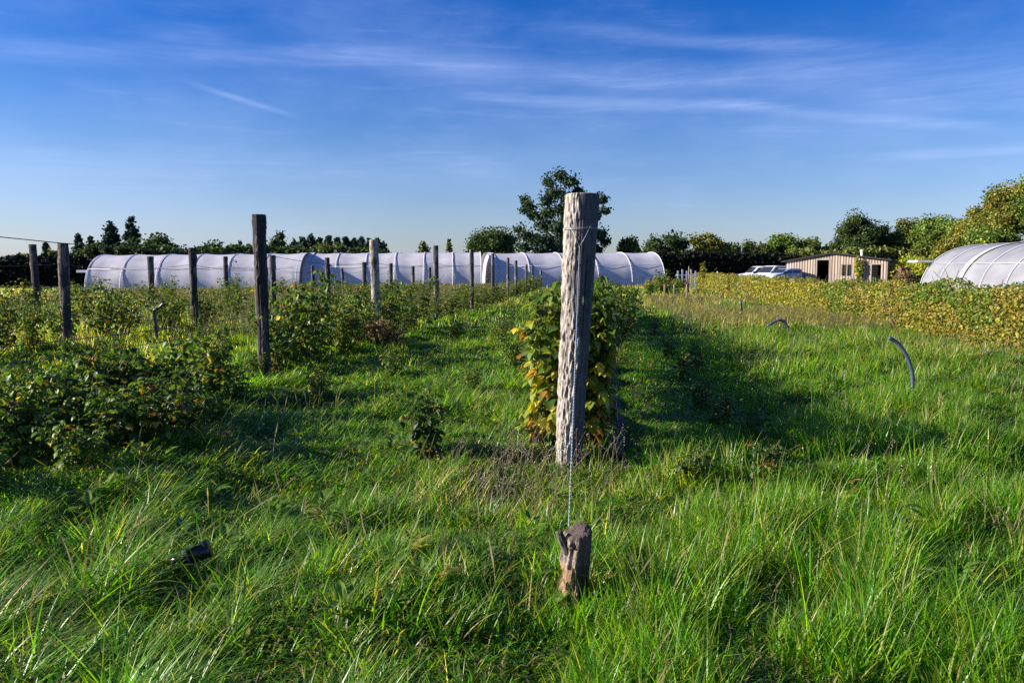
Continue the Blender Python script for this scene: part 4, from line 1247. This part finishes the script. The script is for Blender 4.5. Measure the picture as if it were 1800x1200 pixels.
T(1420, 414, 76, 110, 'green-brown tree directly left of the shed roof ridge', 'round', 'olive', 5200, .28, 51)
T(1455, 432, 60, 112, 'low tree behind the shed ridge', 'round', 'olive', 3000, .28, 511)
T(1507, 371, 92, 96, 'big dark round oak standing above the shed', 'round', 'darktree', 13000, .25, 52)
T(1552, 402, 44, 108, 'small pale tree right of the dark oak', 'round', 'euca', 2600, .28, 53)
T(1592, 386, 78, 96, 'dull green tree between the dark oak and the right thicket', 'round', 'olive', 7000, .26, 54)
T(1640, 378, 74, 92, 'bushy green tree, leftmost of the rising thicket', 'round', 'fresh', 7500, .25, 55)
T(1683, 366, 80, 88, 'green thicket tree behind the crown of the right tunnel', 'round', 'fresh', 8500, .25, 56)
T(1722, 345, 80, 84, 'yellow-orange tinged tree in the right thicket', 'round', 'autumn', 10000, .24, 57)
T(1766, 318, 110, 80, 'large yellow-green tree near the right edge', 'round', 'autumn', 15000, .23, 58)
T(1822, 300, 120, 78, 'tallest green tree at the right edge of the view', 'round', 'fresh', 14000, .23, 59)
T(1890, 296, 130, 80, 'tall green tree just beyond the right edge', 'round', 'fresh', 9000, .25, 60)
T(1665, 410, 70, 78, 'lower leafy tree just above the left shoulder of right tunnel', 'round', 'autumn', 5000, .22, 61)
T(1740, 395, 110, 76, 'lower leafy tree above the crown of right tunnel', 'round', 'fresh', 9000, .22, 62)
# low bushes closing the far skyline on the left
T(30, 448, 90, 100, 'yellow-green low tree at the far left edge', 'round', 'autumn', 4200, .28, 63, bot=1.)
T(108, 440, 60, 98, 'low yellow-green tree behind the second post from left', 'round', 'olive', 3200, .28, 64, bot=1.)
T(160, 432, 70, 100, 'bushy dark tree below the twin slim conifers', 'round', 'darktree', 4500, .3, 65, bot=.5)
T(215, 420, 80, 100, 'bushy dark tree below the tallest columnar conifer', 'round', 'darktree', 4500, .3, 66, bot=.5)

def hedge(name, A, B, W, H, pal, n, size, label, seed, top=.25):
    r = np.random.default_rng(seed); A = np.asarray(A, float); B = np.asarray(B, float)
    L = np.linalg.norm(B - A); u = (B - A) / L; s = np.array([u[1], -u[0]])
    e = empty(name, (A[0], A[1], 0))
    m = int(L / .6) + 2; xs = np.linspace(0, L, m)
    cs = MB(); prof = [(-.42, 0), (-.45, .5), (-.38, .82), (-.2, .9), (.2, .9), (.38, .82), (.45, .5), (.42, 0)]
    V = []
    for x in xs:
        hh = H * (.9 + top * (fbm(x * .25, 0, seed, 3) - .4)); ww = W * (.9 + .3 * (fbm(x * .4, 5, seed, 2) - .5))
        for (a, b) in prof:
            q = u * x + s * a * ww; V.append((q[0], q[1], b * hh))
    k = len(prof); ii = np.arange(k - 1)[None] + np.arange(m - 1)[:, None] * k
    cs.add(V, np.stack([ii, ii + 1, ii + 1 + k, ii + k], -1).reshape(-1, 4), (.01, .014, .007)); cs.build('light_block_core', M['cane'], e)  # solid dark core added inside the leaves to block light
    x = r.uniform(0, L, n); side = r.uniform(-1, 1, n)
    hh = H * (.9 + top * (fbm(x * .25, 0 * x, seed, 3) - .4))
    f = r.random(n)
    top_ = f < .4
    a = np.where(top_, side * .46, np.where(side < 0, -.5, .5) * r.uniform(.85, 1.08, n)); z = np.where(top_, r.uniform(.86, 1.05, n), r.uniform(.0, .97, n)) * hh
    z = z * (1 + .1 * (vn(x * 1.4, z, seed) - .5))
    q = u[None] * x[:, None] + s[None] * (a * W)[:, None]
    p = np.stack([q[:, 0], q[:, 1], z], 1)
    nn = np.stack([s[0] * a, s[1] * a, z * 0 + .3], 1) + r.normal(0, .5, (n, 3))
    fm = MB(); scatter(fm, QV, QF, p, r.normal(0, 1, (n, 3)), nn, size * r.uniform(.6, 1.4, n), pick(pal, n, r)); fm.build('foliage', M['tree'], e)
    tag(e, label, 'hedge')
def xy(px, Y): p = P(px, 480, Y); return (p[0], Y)
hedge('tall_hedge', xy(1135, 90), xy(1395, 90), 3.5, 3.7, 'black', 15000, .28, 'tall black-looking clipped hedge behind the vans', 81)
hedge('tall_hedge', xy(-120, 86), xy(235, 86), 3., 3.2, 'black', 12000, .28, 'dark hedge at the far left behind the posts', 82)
hedge('tall_hedge', xy(225, 100), xy(678, 102), 4., 4.7, 'darktree', 16000, .34, 'dark wooded strip behind the first two polytunnels, below the conifers', 83)
hedge('tall_hedge', xy(680, 102), xy(1140, 104), 3., 3.6, 'darktree', 8000, .34, 'long low hedge hidden behind the two right-hand polytunnels of the line', 85)
hedge('tall_hedge', xy(1395, 92), xy(1960, 92), 4., 4.2, 'olive', 14000, .32, 'rough green hedge behind the shed and right tunnel', 84)
# saplings, stakes and pickets at the far end of the path
for k, (px, py, pb, Y) in enumerate([(1142, 485, 508, 44), (1158, 468, 512, 42), (1185, 480, 512, 41)]):
    tp_ = P(px, py, Y); g0 = float(gz(tp_[0], Y))
    e = make_bush('sapling', tp_[2] - g0, .35, 6, 22, .16, 'green', 700 + k, low=.3, det=False); place(e, tp_[0], Y)
    tag(e, ['leafy sapling left of the other two at the path end', 'leafy sapling between the other two, by the tunnel corner', 'leafy sapling right of the other two at the path end'][k], 'sapling', 'saplings at the path end')
for k, (px, py, Y) in enumerate([(1168, 500, 38), (1185, 500, 38), (1207, 500, 36), (1211, 468, 50), (1261, 477, 60)]):
    tp_ = P(px, py, Y); g0 = float(gz(tp_[0], Y)); mb = MB(); h = tp_[2] - g0
    mb.tube([(0, 0, -.1), (.01, 0, h * .5), (0, 0, h)], [.04, .038, .035], 8, (.25, .2, .16)); o = mb.build('thin_stake', M['wood' if k < 4 else 'whitewood']); o.location = (tp_[0], Y, g0)
    tag(o, ['thin stake at the path end, left of three', 'thin stake at the path end, middle of three', 'thin stake at the path end, right of three', 'taller dark stake behind the three thin ones', 'pale white stake rising above the hedge before the dark hedge'][k], 'stake', 'stakes at the path end' if k < 4 else None)
e = empty('picket_fence', P(1190, 500, 62)); bz = float(gz(e.location[0], 62)); e.location.z = bz
for k in range(5):
    mb = MB(); mb.box(k * .35, k * .35 + .12, -.02, .02, 0, 1.45 + .1 * (k % 2)); mb.build('picket', M['whitewood'], e, False)
mb = MB(); mb.box(-.1, 1.7, .02, .06, .4, .5); mb.box(-.1, 1.7, .02, .06, 1.05, 1.15); mb.build('rail', M['whitewood'], e, False)
tag(e, 'short pale picket fence beside the right end of the tunnels', 'fence')
leafmass('brown_shrub', P(1175, 500, 50), (1.6, .8, .6), 1600, .14, 'brown', 'reddish-brown dead growth beside the right end of the tunnels', 'shrub', 603)
leafmass('brown_shrub', G(668, 612) + [0, 0, .25], (.55, .5, .38), 1500, .05, 'brown', 'brown dead weeds at the foot of the pale leaning post', 'weeds', 604)

# ------------------------------------------------------------------ dead flower stems
def weeds(name, spots, label, h, seed):
    r = np.random.default_rng(seed); mb = MB()
    for (px, py, n, sprd) in spots:
        c = G(px, py)
        for _ in range(n):
            x, y = c[0] + r.normal(0, sprd), c[1] + r.normal(0, sprd)
            z = float(gz(x, y)); hh = h * r.uniform(.6, 1.2); l = r.normal(0, .12, 2) + [.06, 0]
            top = np.array([x + l[0], y + l[1], z + hh]); col = np.array([.26, .2, .15]) * r.uniform(.6, 1.2)
            mb.tube([(x, y, z), (x + l[0] * .3, y + l[1] * .3, z + hh * .55), top], [.0016, .0014, .0008], 3, col, cap=False)
            m = 12; p = top + r.normal(0, 1, (m, 3)) * [.016, .016, .035] - [0, 0, .02]
            scatter(mb, DIA_V, DIA_F, p, r.normal(0, 1, (m, 3)), r.normal(0, 1, (m, 3)) + [0, 0, 1], r.uniform(.006, .014, m), np.tile(np.array([.27, .22, .18]) * r.uniform(.6, 1.2), (m, 1)))
    o = mb.build(name, M['stem']); tag(o, label, 'weeds', kind='stuff'); return o
weeds('seed_heads', [(900, 850, 34, .24), (860, 880, 24, .22), (940, 830, 22, .16), (870, 920, 20, .15), (1060, 850, 14, .12), (925, 920, 24, .12)], 'fluffy grey-brown dead flower heads left of the big post foot', .34, 11)
weeds('dock_stems', [(1780, 945, 12, .06), (1330, 830, 6, .3), (1520, 900, 8, .3), (1630, 860, 10, .35), (1790, 700, 10, .3)], 'scattered reddish dead stems in the grass on the right', .34, 12)

def tallgrass(name, y0, y1, x0a, x0b, n, h, label, seed):
    """feathery dead seed stalks that stand above the meadow"""
    r = np.random.default_rng(seed); y = r.uniform(y0, y1, n); x = rowx(r.uniform(x0a, x0b, n), y)
    n3 = fbm(x * .35, y * .22, 51, 3); k = r.random(n) < smooth(.36, .58, n3) * .9 + .1; x = x[k]; y = y[k]; n = len(x)
    z = gz(x, y); H_ = h * r.uniform(.6, 1.25, n); lx = r.normal(.06, .10, n); ly = r.normal(0, .1, n)
    w = .0022 * np.maximum(1, y / 7)
    b = np.stack([x, y, z], 1); m_ = b + np.stack([lx * .4, ly * .4, H_ * .6], 1); t = b + np.stack([lx, ly, H_], 1)
    o_ = np.stack([w, 0 * w, 0 * w], 1)
    V = np.stack([b - o_, b + o_, m_ - o_ * .8, m_ + o_ * .8, m_ + (t - m_) * .35 - o_ * 2.2, m_ + (t - m_) * .35 + o_ * 2.2, t], 1)
    base = (np.arange(n) * 7)[:, None]
    mb = MB(); C = np.array([.48, .37, .22]) * r.uniform(.6, 1.25, (n, 1)); mb.v = [V.reshape(-1, 3)]; mb.c = [np.repeat(C, 7, 0)]; mb.n = 7 * n
    mb.q = [base + np.array([[0, 1, 3, 2]]), base + np.array([[2, 3, 5, 4]])]; mb.f = [base + np.array([[4, 5, 6]])]
    o = mb.build(name, M['grass']); tag(o, label, 'dry grass', kind='stuff')
tallgrass('dry_grass_stalks', 9, 40, 2.2, 7.6, 7500, .32, 'feathery tan seed stalks standing over the meadow on the right', 5)
tallgrass('dry_grass_stalks', 16, 62, -22, -6, 20000, .55, 'feathery tan seed stalks between the left rows and tunnels', 6)

tallgrass('dry_grass_stalks', 3.0, 9, -4.5, 6.0, 900, .30, 'single tan seed stalks standing in the foreground grass', 7)
r_ = np.random.default_rng(77); wm_ = MB()
for _ in range(260):
    y_ = 3.2 + 11 * r_.random() ** 1.2; x_ = r_.uniform(-.62, .66) * y_
    if 0 < x_ - .12 * y_ < 1.4: continue
    m = r_.integers(5, 11); a_ = r_.uniform(0, 6.28, m); z_ = float(gz(x_, y_)); lift = r_.uniform(.05, .15)
    p_ = np.stack([x_ + .02 * np.cos(a_), y_ + .02 * np.sin(a_), z_ + lift * r_.uniform(.3, 1, m)], 1)
    fw = np.stack([np.cos(a_), np.sin(a_), r_.uniform(.1, .9, m)], 1)
    base_ = np.array([(.07, .15, .02), (.12, .2, .03), (.2, .2, .04), (.05, .11, .03), (.22, .12, .05)][r_.choice(5, p=[.35, .25, .12, .2, .08])])
    scatter(wm_, LEAF_V * [.55, 1, 1], LEAF_F, p_, fw, np.tile([0, 0, 1.], (m, 1)), r_.uniform(.07, .14, m), base_ * r_.uniform(.7, 1.3, (m, 1)))
tag(wm_.build('broadleaf_weeds', M['leaf']), 'broad-leaved weeds scattered low in the grass', 'weeds', kind='stuff')

# the grass itself
def thatch(y0, y1, dens, w, lab):
    area = .7 * (y1 * y1 - y0 * y0) + 2.4 * (y1 - y0); n = int(area * dens * 2)
    y = rng.uniform(y0, y1, n); x = rng.uniform(-.7 * y1 - 1.2, .7 * y1 + 1.2, n); k = np.abs(x) < .7 * y + 1.2; x = x[k]; y = y[k]; n = len(x)
    a = rng.uniform(0, 6.28, n); l = rng.uniform(.05, .13, n); el_ = rng.uniform(.0, .9, n)
    b = np.stack([x, y, gz(x, y) + rng.uniform(0, .02, n)], 1); d = np.stack([np.cos(a) * np.cos(el_), np.sin(a) * np.cos(el_), np.sin(el_)], 1)
    s_ = np.stack([-np.sin(a), np.cos(a), 0 * a], 1) * (w * rng.uniform(.5, 1.3, n))[:, None] * .5
    mid = b + d * (l * .55)[:, None] + [0, 0, .008]; tip = b + d * l[:, None] - [0, 0, .012]
    V = np.stack([b - s_, b + s_, mid + s_, mid - s_, tip], 1); base = (np.arange(n) * 5)[:, None]
    C = np.where((rng.random(n) < .22)[:, None], DRY[rng.integers(0, 4, n)] * .8, GREENS[rng.integers(0, 5, n)]) * rng.uniform(.5, 1.2, n)[:, None]
    m_ = MB(); m_.v = [V.reshape(-1, 3)]; m_.c = [np.repeat(C, 5, 0)]; m_.n = 5 * n; m_.q = [base + np.array([[0, 1, 2, 3]])]; m_.f = [base + np.array([[3, 2, 4]])]
    tag(m_.build('short_grass', M['grass']), lab, 'grass', kind='stuff')
thatch(2.0, 8, 2400, .007, 'short matted grass and dead thatch under the foreground grass')
thatch(8, 20, 700, .013, 'short matted grass and dead thatch between the rows')
for nm, a_ in (('grass', (2.0, 5.2, 3900, .0080, 5, 1.2, .085, 1., 18)), ('grass', (5.2, 10, 2200, .0090, 4, 1.0, .10, 1., 18)), ('grass', (10, 20, 750, .014, 3, 1.2, .15, 1., 16)), ('grass', (20, 40, 150, .024, 2, 2., .16, 1.1)), ('grass', (40, 85, 26, .05, 2, 3., .3, 1.15))):
    o = grassfield(nm, *a_)
    y0 = a_[0]
    tag(o, {2.0: 'long lush green grass in the foreground', 5.2: 'green grass around the big post and bushes', 10: 'grass between the rows in the middle of the field', 20: 'rough grass of the field beyond the first posts', 40: 'distant rough grass before the tunnels and shed'}[y0], 'grass', kind='stuff')

# sources never used on the picture are removed
for k_, e in SRC.items():
    if k_ not in used:
        for ch in list(e.children): bpy.data.objects.remove(ch)
        bpy.data.objects.remove(e)

# ------------------------------------------------------------------ light and sky
SUN_AZ, SUN_EL = R(-93), R(21.5)
sd = Vector((math.sin(SUN_AZ) * math.cos(SUN_EL), math.cos(SUN_AZ) * math.cos(SUN_EL), math.sin(SUN_EL)))
sl = bpy.data.lights.new('sun', 'SUN'); sl.energy = 5.0; sl.angle = R(.5); sl.color = (1, .90, .76)
so = bpy.data.objects.new('sun', sl); COL.objects.link(so); so.rotation_euler = sd.to_track_quat('Z', 'Y').to_euler(); so.location = (-20, 0, 20)

world = bpy.data.worlds.new('World'); scene.world = world; world.use_nodes = True
nt = world.node_tree; nt.nodes.clear(); L = nt.links.new
out = nd(nt, 'ShaderNodeOutputWorld'); bg = nd(nt, 'ShaderNodeBackground'); bg.inputs[1].default_value = .065
sky = nd(nt, 'ShaderNodeTexSky'); sky.sky_type = 'NISHITA'; sky.sun_disc = False; sky.sun_elevation = SUN_EL; sky.sun_rotation = SUN_AZ
sky.air_density = 1.0; sky.dust_density = .6; sky.ozone_density = 2.5
tc = nd(nt, 'ShaderNodeTexCoord'); sep = nd(nt, 'ShaderNodeSeparateXYZ'); L(tc.outputs['Generated'], sep.inputs[0])
def math_(op, a, b=None, c=None):
    n = nd(nt, 'ShaderNodeMath', operation=op)
    for i, v in enumerate((a, b, c)):
        if v is None: continue
        if isinstance(v, (int, float)): n.inputs[i].default_value = v
        else: L(v, n.inputs[i])
    return n.outputs[0]
az = math_('ARCTAN2', sep.outputs[0], sep.outputs[1]); el = math_('ARCSINE', sep.outputs[2])
cmb = nd(nt, 'ShaderNodeCombineXYZ'); L(az, cmb.inputs[0]); L(el, cmb.inputs[1])
def noise(sx, sy, rot, sc, det, rough=.6, dist=0.):
    mp = nd(nt, 'ShaderNodeMapping'); mp.inputs['Scale'].default_value = (sx, sy, 1); mp.inputs['Rotation'].default_value = (0, 0, rot)
    L(cmb.outputs[0], mp.inputs[0]); n = nd(nt, 'ShaderNodeTexNoise'); n.inputs['Scale'].default_value = sc; n.inputs['Detail'].default_value = det
    n.inputs['Roughness'].default_value = rough; n.inputs['Distortion'].default_value = dist; L(mp.outputs[0], n.inputs['Vector']); return n.outputs['Fac']
def ramp(v, a, b, lo=0., hi=1.):
    n = nd(nt, 'ShaderNodeMapRange'); n.interpolation_type = 'SMOOTHSTEP'; L(v, n.inputs[0]) 
    n.inputs[1].default_value = a; n.inputs[2].default_value = b; n.inputs[3].default_value = lo; n.inputs[4].default_value = hi; return n.outputs[0]
warp = noise(1, 3, 0, 3.2, 4); fine = noise(1.6, 20, R(4), 3.4, 12, .72, .5); veiln = noise(1.0, 2.6, R(-12), 2.2, 6, .6)
def azel(px, py):
    d = norm(ray(px, py)); return math.atan2(d[0], d[1]), math.asin(d[2])
total = None
def addm(v):
    global total
    total = v if total is None else math_('ADD', total, v)
for (pa, pb, wid, amp, wv) in [((-200, 70), (760, 92), .012, .20, .020), ((500, 86), (1500, 130), .016, .24, .022), ((1300, 110), (2000, 150), .030, .24, .03), ((960, 48), (1560, 84), .008, .24, .012),
                            ((800, 168), (1350, 185), .0075, .34, .010), ((1250, 180), (1800, 228), .0065, .30, .010), ((335, 147), (515, 203), .0035, .34, .002), ((1530, 276), (2000, 246), .006, .32, .006), ((-200, 262), (1000, 300), .022, .14, .02), ((1500, 190), (2000, 172), .01, .12, .01), ((250, 60), (420, 72), .012, .14, .012)]:
    a0, e0_ = azel(*pa); a1, e1_ = azel(*pb)
    s = (e1_ - e0_) / (a1 - a0)
    line = math_('MULTIPLY_ADD', az, s, e0_ - s * a0)
    off = math_('MULTIPLY', math_('SUBTRACT', warp, .5), wv * .8)
    dd = math_('ABSOLUTE', math_('SUBTRACT', el, math_('ADD', line, off)))
    g_ = ramp(dd, 0., wid * 1.6, 1., 0.)
    m1 = ramp(az, a0 - .02, a0 + .16 * (a1 - a0) + .02, 0., 1.); m2 = ramp(az, a1 - .16 * (a1 - a0) - .02, a1 + .02, 1., 0.)
    addm(math_('MULTIPLY', math_('MULTIPLY', math_('MULTIPLY', g_, m1), m2), math_('MULTIPLY', ramp(fine, .25, .75, .25, 1.1), amp * .75)))
veil = math_('MULTIPLY', ramp(veiln, .36, .72), .17)
cirr = math_('MULTIPLY', ramp(fine, .52, .8), math_('MULTIPLY', ramp(veiln, .36, .65), .22))
cl = math_('MINIMUM', math_('ADD', math_('ADD', total, veil), cirr), .8)
# grade of the clear sky towards the photograph's deep blue
grade = nd(nt, 'ShaderNodeValToRGB'); e = grade.color_ramp.elements
e[0].position = 0; e[0].color = (.72, .76, 1.0, 1); e[1].position = 1; e[1].color = (.03, .38, 1.0, 1)
k_ = e.new(.35); k_.color = (.46, .64, .98, 1)
L(ramp(el, 0., .37), grade.inputs[0])
mul = nd(nt, 'ShaderNodeVectorMath', operation='MULTIPLY'); L(sky.outputs[0], mul.inputs[0]); L(grade.outputs[0], mul.inputs[1])
mx = nd(nt, 'ShaderNodeMix', data_type='RGBA'); mx.inputs[7].default_value = (4.3, 5.2, 8.2, 1)
L(cl, mx.inputs[0]); L(mul.outputs[0], mx.inputs[6]); L(mx.outputs[2], bg.inputs[0]); L(bg.outputs[0], out.inputs[0])

cam = bpy.data.cameras.new('camera'); co = bpy.data.objects.new('camera', cam); COL.objects.link(co)
cam.sensor_width = 36; cam.lens = F / 1800 * 36; cam.clip_start = .05; cam.clip_end = 6000
co.location = (0, 0, CAMH); co.rotation_euler = (R(90) - PITCH, 0, 0); scene.camera = co
scene.view_settings.view_transform = 'Standard'; scene.view_settings.look = 'None'; scene.view_settings.gamma = 1; scene.view_settings.exposure = 1.27
scene.cycles.max_bounces = 6; scene.cycles.diffuse_bounces = 3; scene.cycles.transmission_bounces = 4; scene.cycles.use_denoising = False
